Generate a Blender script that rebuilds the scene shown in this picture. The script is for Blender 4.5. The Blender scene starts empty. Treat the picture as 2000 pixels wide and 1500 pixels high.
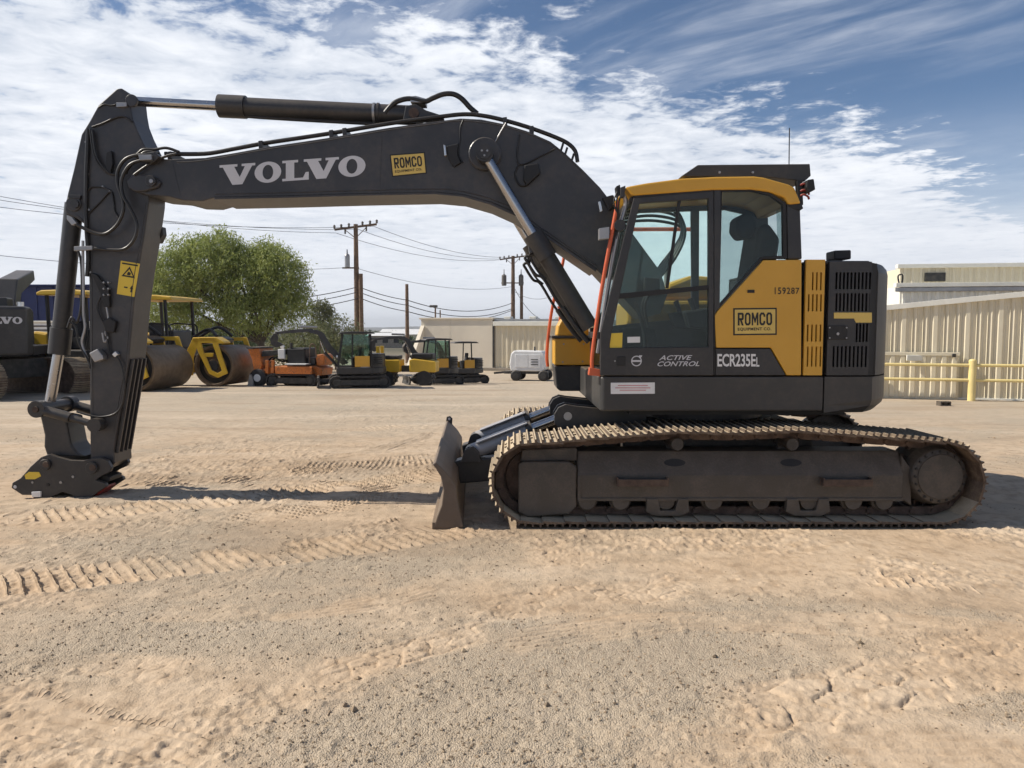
import bpy, bmesh, math, random
import numpy as np
from mathutils import Vector, Matrix
random.seed(7); rng = np.random.default_rng(7)
scene = bpy.context.scene
C = scene.collection
R = math.radians
# ------------------------------------------------------------------ camera
F = 1480.0; CAM_H = 1.7; PITCH = math.atan(105/1480)
cam = bpy.data.cameras.new('camera'); cam.sensor_fit = 'HORIZONTAL'; cam.sensor_width = 36; cam.lens = 36*F/2000
cam.clip_start = 0.05; cam.clip_end = 9000
camo = bpy.data.objects.new('camera', cam); C.objects.link(camo)
camo.location = (0, 0, CAM_H); camo.rotation_euler = (math.pi/2-PITCH, 0, 0); scene.camera = camo
scene.render.resolution_x = 1024; scene.render.resolution_y = 768
# ------------------------------------------------------------------ sun, sky, exposure
SUN = Vector((-1.1, 0.08, 1.0)).normalized()
SUN_EL = math.asin(SUN.z); SUN_ROT = math.atan2(SUN.x, SUN.y)
sl = bpy.data.lights.new('sun', 'SUN'); sl.energy = 3.0; sl.angle = R(0.55); sl.color = (1, .93, .82)
slo = bpy.data.objects.new('sun', sl); C.objects.link(slo); slo.rotation_euler = (-SUN).to_track_quat('-Z', 'Y').to_euler(); slo.location = (-20, 3, 20)
scene.view_settings.view_transform = 'Standard'; scene.view_settings.look = 'None'
scene.view_settings.gamma = 1; scene.view_settings.use_curve_mapping = False
scene.view_settings.exposure = 0.92
scene.cycles.use_denoising = True
scene.cycles.use_adaptive_sampling = True; scene.cycles.adaptive_threshold = .02
scene.cycles.max_bounces = 7; scene.cycles.diffuse_bounces = 3; scene.cycles.glossy_bounces = 3; scene.cycles.transmission_bounces = 4; scene.cycles.transparent_max_bounces = 16
world = bpy.data.worlds.new('World'); scene.world = world; world.use_nodes = True

class NT:
    """small node-tree writer"""
    def __init__(s, tree): s.t = tree; tree.nodes.clear()
    def n(s, typ, **kw):
        nd = s.t.nodes.new(typ)
        ins = kw.pop('ins', {})
        for k, v in kw.items(): setattr(nd, k, v)
        for k, v in ins.items(): s.set(nd.inputs[k], v)
        return nd
    def set(s, sock, v):
        if isinstance(v, bpy.types.NodeSocket): s.t.links.new(v, sock)
        elif isinstance(v, bpy.types.Node): s.t.links.new(v.outputs[0], sock)
        elif isinstance(v, (tuple, list)) and len(v) == 3 and sock.type == 'RGBA': sock.default_value = (*v, 1)
        else: sock.default_value = v
    def m(s, op, a, b=0.0, c=0.0, clamp=False):
        nd = s.t.nodes.new('ShaderNodeMath'); nd.operation = op; nd.use_clamp = clamp
        for i, v in enumerate((a, b, c)): s.set(nd.inputs[i], v)
        return nd.outputs[0]
    def step(s, v, lo, hi, a=0.0, b=1.0):
        nd = s.t.nodes.new('ShaderNodeMapRange'); nd.interpolation_type = 'SMOOTHSTEP'
        for i, q in enumerate((v, lo, hi, a, b)): s.set(nd.inputs[i], q)
        return nd.outputs[0]
    def mix(s, f, a, b):
        nd = s.t.nodes.new('ShaderNodeMix'); nd.data_type = 'RGBA'
        s.set(nd.inputs[0], f); s.set(nd.inputs[6], a); s.set(nd.inputs[7], b)
        return nd.outputs[2]
    def noise(s, vec, scale, detail=4, rough=.55, dist=0.0):
        nd = s.n('ShaderNodeTexNoise', ins={'Vector': vec, 'Scale': scale, 'Detail': detail, 'Roughness': rough, 'Distortion': dist})
        return nd.outputs[0]

def build_world():
    T = NT(world.node_tree)
    sky = T.n('ShaderNodeTexSky'); sky.sky_type = 'NISHITA'; sky.sun_disc = False
    sky.sun_elevation = SUN_EL; sky.sun_rotation = SUN_ROT; sky.altitude = 1200
    sky.air_density = 1.0; sky.dust_density = 0.2; sky.ozone_density = 4.0
    co = T.n('ShaderNodeTexCoord').outputs['Generated']
    sep = T.n('ShaderNodeSeparateXYZ', ins={0: co}); dx, dy, dz = sep.outputs
    z = T.m('ADD', T.m('MAXIMUM', dz, 0.0), 0.035)
    u = T.m('DIVIDE', dx, z); w = T.m('DIVIDE', dy, z)
    p = T.n('ShaderNodeCombineXYZ', ins={0: u, 1: w, 2: 0.0}).outputs[0]
    # altocumulus sheet whose edge crosses the sky from upper left to lower right
    up = T.m('MAXIMUM', u, 0.0)
    edge = T.m('ADD', T.m('ADD', 1.98, T.m('MULTIPLY', u, 0.56)), T.m('MULTIPLY', T.m('MULTIPLY', up, up), 0.05))
    big = T.noise(p, 0.75, 3, .5)
    sheet = T.m('ADD', T.m('SUBTRACT', w, edge), T.m('MULTIPLY', T.m('SUBTRACT', big, .5), 1.6))
    sheet_f = T.step(sheet, -0.35, 1.3)
    cells = T.noise(p, 5.2, 6, .62, .35)
    fine = T.noise(p, 15.0, 5, .6, .4)
    tex = T.m('ADD', T.m('MULTIPLY', cells, .72), T.m('MULTIPLY', fine, .28))
    thr = T.m('SUBTRACT', 0.74, T.m('MULTIPLY', sheet_f, 0.44))
    cov1 = T.step(T.m('SUBTRACT', tex, thr), -0.07, 0.13)
    cov1 = T.m('MULTIPLY', cov1, T.step(sheet, -.6, .4))
    # cirrus streaks combed along one wind direction
    mp = T.n('ShaderNodeMapping', vector_type='TEXTURE', ins={'Vector': p}); mp.inputs['Rotation'].default_value = (0, 0, R(-46)); mp.inputs['Scale'].default_value = (1.5, .50, 1)
    ci = T.noise(mp.outputs[0], 1.25, 9, .60, .5)
    patch = T.noise(p, .55, 2, .5)
    cov2 = T.m('MULTIPLY', T.step(ci, .42, .74), T.step(patch, .30, .56))
    cov2 = T.m('MULTIPLY', cov2, .62)
    # thin high veil thickening towards the horizon
    veil = T.m('MULTIPLY', T.step(dz, .27, .03), T.step(T.noise(p, .9, 5, .6, .6), .22, .62, .55, 1.0))
    cov = T.m('MAXIMUM', T.m('MAXIMUM', cov1, cov2), veil, clamp=True)
    bright = T.step(T.m('ADD', T.m('MULTIPLY', cells, .5), T.m('MULTIPLY', big, .5)), .3, .68)
    ccol = T.mix(bright, (.33, .37, .44), (.60, .615, .645))
    ccol = T.mix(T.step(dz, .24, .02, 0.0, .9), ccol, (.52, .54, .58))
    bg1 = T.n('ShaderNodeBackground', ins={'Color': sky, 'Strength': 0.050})
    bg2 = T.n('ShaderNodeBackground', ins={'Color': ccol, 'Strength': 0.9})
    mx = T.n('ShaderNodeMixShader', ins={0: cov, 1: bg1, 2: bg2})
    T.n('ShaderNodeOutputWorld', ins={'Surface': mx})
build_world()

# ------------------------------------------------------------------ pixel <-> place
SP, CP = math.sin(PITCH), math.cos(PITCH)
def wp(px, py, Y):
    b = (750-py)/F; t = Y/(CP+b*SP)
    return Vector((t*(px-1000)/F, Y, CAM_H+t*(b*CP-SP)))
def gz(Y):
    """the yard is level near the machine and falls gently away behind it"""
    pts = [(0, 0), (20.5, 0), (24, -.06), (30, -.40), (45, -.67), (80, -1.3), (150, -1.8), (6000, -1.8)]
    return float(np.interp(Y, [a for a, _ in pts], [b for _, b in pts]))
def gp(px, py):
    lo, hi = 1.0, 900.0
    for _ in range(60):
        mid = (lo+hi)/2
        if wp(px, py, mid).z > gz(mid): lo = mid
        else: hi = mid
    return wp(px, py, lo)

# ------------------------------------------------------------------ materials
MATS = {}
def base_mat(name):
    m = bpy.data.materials.new(name); m.use_nodes = True
    return m, NT(m.node_tree)
def paint(name, col, rough=.45, metal=0.0, dust=.0, dustcol=(.40, .31, .21), var=.12, scale=3.0, bump=.0, spec=.5, grime=0.0, grimecol=(.10, .07, .045), low=0.0):
    m, T = base_mat(name)
    pos = T.n('ShaderNodeNewGeometry')
    P = pos.outputs['Position']
    n1 = T.noise(P, scale, 5, .6); n2 = T.noise(P, scale*9, 4, .6)
    c = T.mix(T.step(n1, .3, .7), tuple(x*(1-var) for x in col), tuple(min(1, x*(1+var)) for x in col))
    r = T.m('ADD', rough-.06, T.m('MULTIPLY', n2, .14))
    if grime:
        g = T.m('MULTIPLY', T.step(T.m('ADD', T.m('MULTIPLY', n1, .6), T.m('MULTIPLY', n2, .4)), .47, .66), grime)
        c = T.mix(g, c, grimecol)
    if dust:
        nz = T.n('ShaderNodeSeparateXYZ', ins={0: pos.outputs['Normal']}).outputs[2]
        f = T.m('MULTIPLY', T.step(nz, .15, .85), dust)
        f = T.m('ADD', f, T.m('MULTIPLY', T.step(T.m('ADD', T.m('MULTIPLY', n1, .55), T.m('MULTIPLY', n2, .45)), .42, .72), dust*.35))
        if low:
            hz = T.n('ShaderNodeSeparateXYZ', ins={0: P}).outputs[2]
            f = T.m('ADD', f, T.m('MULTIPLY', T.step(T.m('ADD', hz, T.m('MULTIPLY', n1, .5)), 1.0, .1), low))
        f = T.m('MINIMUM', f, .93)
        c = T.mix(f, c, dustcol); r = T.m('MAXIMUM', r, T.m('MULTIPLY', f, .9))
    bs = T.n('ShaderNodeBsdfPrincipled', ins={'Base Color': c, 'Roughness': r, 'Metallic': metal, 'Specular IOR Level': spec})
    if bump:
        b = T.n('ShaderNodeBump', ins={'Height': n2, 'Strength': bump, 'Distance': .01}); T.set(bs.inputs['Normal'], b)
    T.n('ShaderNodeOutputMaterial', ins={'Surface': bs})
    MATS[name] = m; return m
def glass(name, tint, refl=1.0):
    m, T = base_mat(name)
    tr = T.n('ShaderNodeBsdfTransparent', ins={'Color': tint})
    gl = T.n('ShaderNodeBsdfGlossy', ins={'Roughness': .03, 'Color': (.9, .95, .95)})
    fr = T.n('ShaderNodeFresnel', ins={'IOR': 1.5})
    d = T.n('ShaderNodeBsdfDiffuse', ins={'Color': (.35, .30, .22)})
    P = T.n('ShaderNodeNewGeometry').outputs['Position']
    f2 = T.m('MULTIPLY', T.step(T.noise(P, 2, 3, .5), .40, .8), .035)
    mx = T.n('ShaderNodeMixShader', ins={0: T.m('MULTIPLY', fr, refl), 1: tr, 2: gl})
    mx2 = T.n('ShaderNodeMixShader', ins={0: f2, 1: mx, 2: d})
    T.n('ShaderNodeOutputMaterial', ins={'Surface': mx2})
    MATS[name] = m; return m
paint('dark', (.026, .026, .028), .42, dust=.16, var=.10, bump=.05)
paint('boomgrey', (.036, .036, .040), .40, dust=.17, var=.16, scale=2.2, bump=.06, grime=.25, grimecol=(.055, .05, .045))
paint('skirt', (.038, .037, .036), .48, dust=.22, var=.08, scale=2, bump=.04)
paint('black', (.010, .010, .011), .55, dust=.06)
paint('rubber', (.016, .016, .017), .6, dust=.16, scale=8)
paint('hose', (.012, .012, .013), .42, dust=.10, scale=8)
paint('yellow', (.62, .332, .034), .40, dust=.10, var=.05, scale=1.5)
paint('yellow_far', (.70, .43, .03), .4, dust=.15, var=.08)
paint('orange', (.56, .105, .036), .4, dust=.12, var=.08)
paint('orange_far', (.66, .19, .028), .5, dust=.2, var=.3, scale=5, grime=.85, grimecol=(.05, .03, .02))
paint('chrome', (.42, .42, .43), .24, metal=1.0, var=.08, grime=.25, grimecol=(.2, .17, .13))
paint('steel', (.33, .33, .335), .42, metal=.7, dust=.15)
paint('cylgrey', (.30, .31, .34), .42, dust=.22, var=.1)
paint('trackframe', (.036, .033, .032), .55, dust=.2, var=.3, scale=6, bump=.4, grime=.6, grimecol=(.070, .056, .046), low=.18)
paint('shoe', (.11, .075, .052), .8, dust=.72, dustcol=(.62, .50, .34), var=.25, scale=9, bump=.5, grime=.3, grimecol=(.09, .055, .035))
paint('chain', (.07, .044, .033), .75, dust=.35, var=.3, scale=12, bump=.4)
paint('blade', (.105, .078, .06), .62, dust=.22, dustcol=(.36, .26, .165), var=.3, scale=4, bump=.3, grime=.55, grimecol=(.06, .055, .053), low=.25)
paint('letter', (.58, .58, .60), .5, var=.05)
paint('whitepaint', (.74, .74, .73), .5, dust=.1, var=.06)
paint('decal_yellow', (.74, .52, .05), .45, var=.04)
paint('decal_pale', (.66, .47, .12), .45, var=.04)
paint('ink', (.012, .011, .011), .5, var=.02)
paint('red', (.26, .022, .018), .5, dust=.3)
paint('pinkprint', (.55, .25, .26), .6)
paint('seat', (.022, .022, .024), .8, var=.2, scale=20)
paint('lamp', (.6, .6, .6), .15, metal=.6)
paint('drum', (.19, .135, .085), .55, metal=.35, dust=.25, var=.2, scale=6, grime=.3)
paint('cream', (.70, .63, .47), .5, dust=.10, var=.05, scale=.8, grime=.10, grimecol=(.4, .32, .22))
paint('creamwhite', (.78, .76, .67), .5, var=.05)
paint('stucco', (.74, .665, .54), .9, var=.06, scale=.6, bump=.3)
paint('railyellow', (.74, .60, .26), .45, var=.06, dust=.1)
paint('blueb', (.012, .022, .10), .6)
paint('wood', (.16, .105, .07), .9, var=.3, scale=6, bump=.3)
paint('poletop', (.12, .11, .10), .7)
paint('wire', (.03, .03, .035), .6)
paint('bark', (.09, .07, .05), .9, var=.3, scale=8)
paint('darkmech', (.035, .034, .033), .6, dust=.25, var=.3, scale=6)
paint('tanblock', (.30, .26, .21), .9, var=.2)
glass('glass', (.90, .965, .95), .45)
glass('glass_dark', (.68, .74, .74), .55)
glass('glass_far', (.70, .82, .78), .8)
def leaf_mat(name, c1, c2):
    m, T = base_mat(name)
    P = T.n('ShaderNodeNewGeometry').outputs['Position']
    c = T.mix(T.step(T.noise(P, 2.2, 4, .6), .3, .7), c1, c2)
    d = T.n('ShaderNodeBsdfPrincipled', ins={'Base Color': c, 'Roughness': .6, 'Specular IOR Level': .25})
    tl = T.n('ShaderNodeBsdfTranslucent', ins={'Color': c})
    mx = T.n('ShaderNodeMixShader', ins={0: .35, 1: d, 2: tl}); T.n('ShaderNodeOutputMaterial', ins={'Surface': mx})
    MATS[name] = m
leaf_mat('leaf', (.22, .27, .075), (.38, .41, .14))
leaf_mat('leafdark', (.04, .065, .022), (.08, .10, .035))
leaf_mat('leafolive', (.11, .13, .06), (.20, .20, .10))

# ------------------------------------------------------------------ mesh helpers
class MB:
    def __init__(s): s.v = []; s.f = []; s.sm = []
    def add(s, vs, fs, smooth=False):
        o = len(s.v); s.v += [tuple(v) for v in vs]; s.f += [tuple(i+o for i in f) for f in fs]; s.sm += [smooth]*len(fs); return s
    def box(s, x0, x1, y0, y1, z0, z1):
        x0, x1 = min(x0, x1), max(x0, x1); y0, y1 = min(y0, y1), max(y0, y1); z0, z1 = min(z0, z1), max(z0, z1)
        return s.add([(x0,y0,z0),(x1,y0,z0),(x1,y1,z0),(x0,y1,z0),(x0,y0,z1),(x1,y0,z1),(x1,y1,z1),(x0,y1,z1)],
                     [(0,3,2,1),(4,5,6,7),(0,1,5,4),(1,2,6,5),(2,3,7,6),(3,0,4,7)])
    def prism_y(s, xz, y0, y1):
        """profile in X/Z extruded along Y"""
        n = len(xz); a = sum(xz[i][0]*xz[(i+1) % n][1]-xz[(i+1) % n][0]*xz[i][1] for i in range(n))
        if a < 0: xz = xz[::-1]
        vs = [(x, y0, z) for x, z in xz]+[(x, y1, z) for x, z in xz]
        fs = [tuple(range(n)), tuple(range(2*n-1, n-1, -1))]+[(i, n+i, n+(i+1) % n, (i+1) % n) for i in range(n)]
        return s.add(vs, fs)
    def prism_z(s, xy, z0, z1):
        n = len(xy); a = sum(xy[i][0]*xy[(i+1) % n][1]-xy[(i+1) % n][0]*xy[i][1] for i in range(n))
        if a < 0: xy = xy[::-1]
        vs = [(x, y, z0) for x, y in xy]+[(x, y, z1) for x, y in xy]
        fs = [tuple(range(n-1, -1, -1)), tuple(range(n, 2*n))]+[(i, (i+1) % n, n+(i+1) % n, n+i) for i in range(n)]
        return s.add(vs, fs)
    def prism_x(s, yz, x0, x1):
        n = len(yz); a = sum(yz[i][0]*yz[(i+1) % n][1]-yz[(i+1) % n][0]*yz[i][1] for i in range(n))
        if a < 0: yz = yz[::-1]
        vs = [(x0, y, z) for y, z in yz]+[(x1, y, z) for y, z in yz]
        fs = [tuple(range(n-1, -1, -1)), tuple(range(n, 2*n))]+[(i, (i+1) % n, n+(i+1) % n, n+i) for i in range(n)]
        return s.add(vs, fs)
    def ring_y(s, outer, inner, y0, y1):
        n = len(outer)
        vs = [(x, y0, z) for x, z in outer]+[(x, y0, z) for x, z in inner]+[(x, y1, z) for x, z in outer]+[(x, y1, z) for x, z in inner]
        fs = []
        for i in range(n):
            j = (i+1) % n
            fs += [(i, n+i, n+j, j), (2*n+i, 2*n+j, 3*n+j, 3*n+i), (i, j, 2*n+j, 2*n+i), (n+i, 3*n+i, 3*n+j, n+j)]
        return s.add(vs, fs)
    def cyl(s, p0, p1, r0, r1=None, n=20, caps=True):
        r1 = r0 if r1 is None else r1
        p0, p1 = Vector(p0), Vector(p1); d = (p1-p0).normalized()
        a = d.orthogonal().normalized(); b = d.cross(a)
        vs = []
        for p, r in ((p0, r0), (p1, r1)):
            for i in range(n):
                t = 2*math.pi*i/n; vs.append(p+a*(r*math.cos(t))+b*(r*math.sin(t)))
        s.add(vs, [(i, (i+1) % n, n+(i+1) % n, n+i) for i in range(n)], True)
        if caps:
            s.add(vs[:n], [tuple(range(n-1, -1, -1))]); s.add(vs[n:], [tuple(range(n))])
        return s
    def lathe(s, p0, axis, prof, n=28):
        """prof: list of (distance along axis, radius)"""
        p0 = Vector(p0); d = Vector(axis).normalized(); a = d.orthogonal().normalized(); b = d.cross(a)
        vs = []
        for h, r in prof:
            for i in range(n):
                t = 2*math.pi*i/n; vs.append(p0+d*h+a*(r*math.cos(t))+b*(r*math.sin(t)))
        fs = []
        for k in range(len(prof)-1):
            for i in range(n):
                j = (i+1) % n; fs.append((k*n+i, k*n+j, (k+1)*n+j, (k+1)*n+i))
        s.add(vs, fs, False)
        s.add(vs[:n], [tuple(range(n-1, -1, -1))]); s.add(vs[-n:], [tuple(range(n))])
        return s
    def tube(s, pts, r, n=8, sub=6):
        pts = [Vector(p) for p in pts]
        if sub > 1 and len(pts) > 2:
            q = []
            for i in range(len(pts)-1):
                p0 = pts[max(0, i-1)]; p1 = pts[i]; p2 = pts[i+1]; p3 = pts[min(len(pts)-1, i+2)]
                for k in range(sub):
                    t = k/sub
                    q.append(.5*((2*p1)+(p2-p0)*t+(2*p0-5*p1+4*p2-p3)*t*t+(3*p1-p0-3*p2+p3)*t**3))
            q.append(pts[-1]); pts = q
        vs = []; a = None
        for i, p in enumerate(pts):
            d = (pts[min(i+1, len(pts)-1)]-pts[max(i-1, 0)]).normalized()
            if a is None: a = d.orthogonal().normalized()
            else:
                a = a-d*a.dot(d)
                a = a.normalized() if a.length > 1e-6 else d.orthogonal().normalized()
            b = d.cross(a)
            for k in range(n):
                t = 2*math.pi*k/n; vs.append(p+a*(r*math.cos(t))+b*(r*math.sin(t)))
        fs = [(i*n+k, i*n+(k+1) % n, (i+1)*n+(k+1) % n, (i+1)*n+k) for i in range(len(pts)-1) for k in range(n)]
        s.add(vs, fs, True); s.add(vs[:n], [tuple(range(n-1, -1, -1))]); s.add(vs[-n:], [tuple(range(n))])
        return s
    def bar(s, p0, p1, w, h):
        """square bar between two points (w sideways, h the other way)"""
        p0, p1 = Vector(p0), Vector(p1); d = (p1-p0).normalized()
        a = d.cross(Vector((0, 0, 1)))
        a = a.normalized() if a.length > 1e-4 else Vector((1, 0, 0))
        b = a.cross(d)
        vs = [p+a*sx*w/2+b*sz*h/2 for p in (p0, p1) for sx, sz in ((-1,-1),(1,-1),(1,1),(-1,1))]
        return s.add(vs, [(0,1,2,3),(7,6,5,4),(0,4,5,1),(1,5,6,2),(2,6,7,3),(3,7,4,0)])
    def build(s, name, mat, parent=None, bevel=0.0, seg=2, smooth=None, kind=None):
        off = root_loc(parent)
        me = bpy.data.meshes.new(name)
        me.from_pydata([(x-off[0], y-off[1], z-off[2]) for x, y, z in s.v], [], s.f)
        me.polygons.foreach_set('use_smooth', s.sm if smooth is None else [smooth]*len(s.f))
        bm = bmesh.new(); bm.from_mesh(me); bmesh.ops.recalc_face_normals(bm, faces=bm.faces)
        if bevel:
            es = [e for e in bm.edges if len(e.link_faces) == 2 and not (e.link_faces[0].smooth and e.link_faces[1].smooth) and e.calc_face_angle(0) > R(25)]
            bmesh.ops.bevel(bm, geom=es, offset=bevel, segments=seg, affect='EDGES', clamp_overlap=True, profile=.5)
        bm.to_mesh(me); bm.free(); me.update()
        me.materials.append(MATS[mat] if isinstance(mat, str) else mat)
        o = bpy.data.objects.new(name, me); C.objects.link(o)
        if parent: o.parent = parent
        if kind: o['kind'] = kind
        return o
def root_loc(o):
    if o is None: return (0, 0, 0)
    while o.parent: o = o.parent
    return tuple(o.location)
def thing(name, label, cat, loc=(0, 0, 0), group=None):
    o = bpy.data.objects.new(name, None); C.objects.link(o); o.location = loc; o.empty_display_size = .3
    return tag(o, label, cat, group)
def tag(o, label, cat, group=None):
    o['label'] = label; o['category'] = cat
    if group: o['group'] = group
    return o
def copy_tree(o, parent=None):
    c = o.copy(); C.objects.link(c); c.parent = parent
    for ch in o.children: copy_tree(ch, c)
    return c
def PX(pts, Y):
    """pixel outline -> X/Z outline in the plane at depth Y"""
    out = []
    for a, b in pts:
        p = wp(a, b, Y); out.append((p.x, p.z))
    return out
def part(name, pts, Y0, Y1, mat, parent, bevel=.006, seg=2):
    return MB().prism_y(PX(pts, Y0), Y0, Y1).build(name, mat, parent, bevel, seg)
def hose(name, pts, Y, r, parent, mat='hose', n=8):
    P = [wp(a, b, Y if len(q) == 2 else q[2]) for q in pts for a, b in [q[:2]]]
    return MB().tube(P, r, n).build(name, mat, parent)
def text_mesh(body, shear=0.0, offset=0.012, spacing=1.0):
    cu = bpy.data.curves.new('lettering', 'FONT'); cu.body = body; cu.extrude = .0; cu.offset = offset; cu.shear = shear; cu.space_character = spacing
    cu.resolution_u = 3
    ob = bpy.data.objects.new('lettering', cu); C.objects.link(ob); bpy.context.view_layer.update()
    me = bpy.data.meshes.new_from_object(ob); bpy.data.objects.remove(ob); bpy.data.curves.remove(cu)
    vs = [v.co.copy() for v in me.vertices]; fs = [tuple(p.vertices) for p in me.polygons]; bpy.data.meshes.remove(me)
    x0 = min(v.x for v in vs); x1 = max(v.x for v in vs); y0 = min(v.y for v in vs); y1 = max(v.y for v in vs)
    return [((v.x-x0)/(x1-x0), (v.y-y0)/(y1-y0)) for v in vs], fs
def quad_map(uv, c):
    """c = TL, TR, BR, BL as 3-D points"""
    TL, TR, BR, BL = [Vector(q) for q in c]
    return [(BL*(1-u)+BR*u)*(1-v)+(TL*(1-u)+TR*u)*v for u, v in uv]
def lettering(name, uvfs, corners, mat, parent, thick=(0, -.003, 0)):
    uv, fs = uvfs; vs = quad_map(uv, corners); mb = MB(); n = len(vs); th = Vector(thick)
    mb.add([v+th for v in vs], fs)
    return mb.build(name, mat, parent)
def poly_word(glyphs):
    """glyphs: list of (u0,u1,kind)"""
    V = [(0,1),(.5,1),(.5,.88),(.41,.88),(.565,.36),(.71,.88),(.62,.88),(.62,1),(1,1),(1,.88),(.91,.88),(.64,0),(.36,0),(.09,.88),(0,.88)]
    L = [(0,1),(.58,1),(.58,.88),(.44,.88),(.44,.12),(.76,.12),(.86,.38),(.97,.38),(.97,0),(0,0),(0,.12),(.13,.12),(.13,.88),(0,.88)]
    uv = []; fs = []
    for u0, u1, k in glyphs:
        o = len(uv)
        if k == 'O':
            n = 28
            for rx, ry in ((.5, .515), (.20, .36)):
                for i in range(n):
                    t = 2*math.pi*i/n; uv.append((u0+(u1-u0)*(.5+rx*math.cos(t)), .5+ry*math.sin(t)))
            fs += [(o+i, o+(i+1) % n, o+n+(i+1) % n, o+n+i) for i in range(n)]
        else:
            g = V if k == 'V' else L
            uv += [(u0+(u1-u0)*x, y) for x, y in g]; fs.append(tuple(range(o, o+len(g))))
    return uv, fs
def poly_romco():
    O = [(.25, 1), (.75, 1), (1, .82), (1, .18), (.75, 0), (.25, 0), (0, .18), (0, .82)]
    I = [(.40, .84), (.60, .84), (.70, .74), (.70, .26), (.60, .16), (.40, .16), (.30, .26), (.30, .74)]
    M = [(0, 0), (0, 1), (.25, 1), (.5, .52), (.75, 1), (1, 1), (1, 0), (.77, 0), (.77, .60), (.57, .20), (.43, .20), (.23, .60), (.23, 0)]
    Cc = [(.25, 1), (.75, 1), (1, .82), (1, .66), (.70, .66), (.70, .74), (.60, .84), (.40, .84), (.30, .74), (.30, .26), (.40, .16), (.60, .16), (.70, .26), (.70, .34), (1, .34), (1, .18), (.75, 0), (.25, 0), (0, .18), (0, .82)]
    Rr = [[(0, 0), (.30, 0), (.30, 1), (0, 1)], [(.30, .84), (.68, .84), (.68, 1), (.30, 1)], [(.30, .42), (.68, .42), (.68, .58), (.30, .58)], [(.68, .42), (.88, .42), (1, .54), (1, .88), (.88, 1), (.68, 1)], [(.36, .42), (.66, .42), (1, 0), (.68, 0)]]
    uv = []; fs = []
    def put(p, u0, u1):
        o = len(uv); uv.extend((u0+(u1-u0)*x, y) for x, y in p); fs.append(tuple(range(o, o+len(p))))
    for q in Rr: put(q, 0, .175)
    for u0, u1 in ((.205, .375), (.83, 1.0)):
        o = len(uv); uv.extend((u0+(u1-u0)*x, y) for x, y in O+I); fs.extend((o+i, o+(i+1) % 8, o+8+(i+1) % 8, o+8+i) for i in range(8))
    put(M, .405, .60); put(Cc, .63, .80)
    return uv, fs
VOLVO = [(0, .245, 'V'), (.24, .423, 'O'), (.430, .617, 'L'), (.577, .818, 'V'), (.814, 1, 'O')]
def slotted(name, x0, x1, z0, z1, slots, Y0, Y1, mat, parent):
    """a plate with real slots cut through it: slots are (xa, xb, za, zb)"""
    zs = sorted({z0, z1, *[q for s in slots for q in s[2:]]}); mb = MB()
    for a, b in zip(zs, zs[1:]):
        zm = (a+b)/2; cuts = sorted((s[0], s[1]) for s in slots if s[2] < zm < s[3]); x = x0
        for c, d in cuts+[(x1, x1)]:
            if c-x > 1e-4: mb.box(x, c, Y0, Y1, a, b)
            x = d
    return mb.build(name, mat, parent)
# ================================================================== GROUND
_tab = rng.random((256, 256))
def vnoise(x, y, seed=0):
    x = np.asarray(x)+seed*17.31; y = np.asarray(y)+seed*9.77
    xi = np.floor(x).astype(np.int64); yi = np.floor(y).astype(np.int64); fx = x-xi; fy = y-yi
    fx = fx*fx*fx*(fx*(fx*6-15)+10); fy = fy*fy*fy*(fy*(fy*6-15)+10)
    x0 = xi & 255; x1 = (xi+1) & 255; y0 = yi & 255; y1 = (yi+1) & 255
    return (_tab[y0, x0]*(1-fx)+_tab[y0, x1]*fx)*(1-fy)+(_tab[y1, x0]*(1-fx)+_tab[y1, x1]*fx)*fy
def fbm(x, y, o=4, seed=0):
    t = 0; a = .5; s = 0
    for k in range(o): t = t+a*vnoise(x*2**k, y*2**k, seed+k); s += a; a *= .5
    return t/s
def smooth(v, a, b):
    t = np.clip((v-a)/(b-a), 0, 1); return t*t*(3-2*t)
GPX, GPY = zip(*[(a, b) for a, b in [(0, 0), (20.5, 0), (24, -.06), (30, -.40), (45, -.67), (80, -1.3), (150, -1.8), (6000, -1.8)]])
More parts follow.
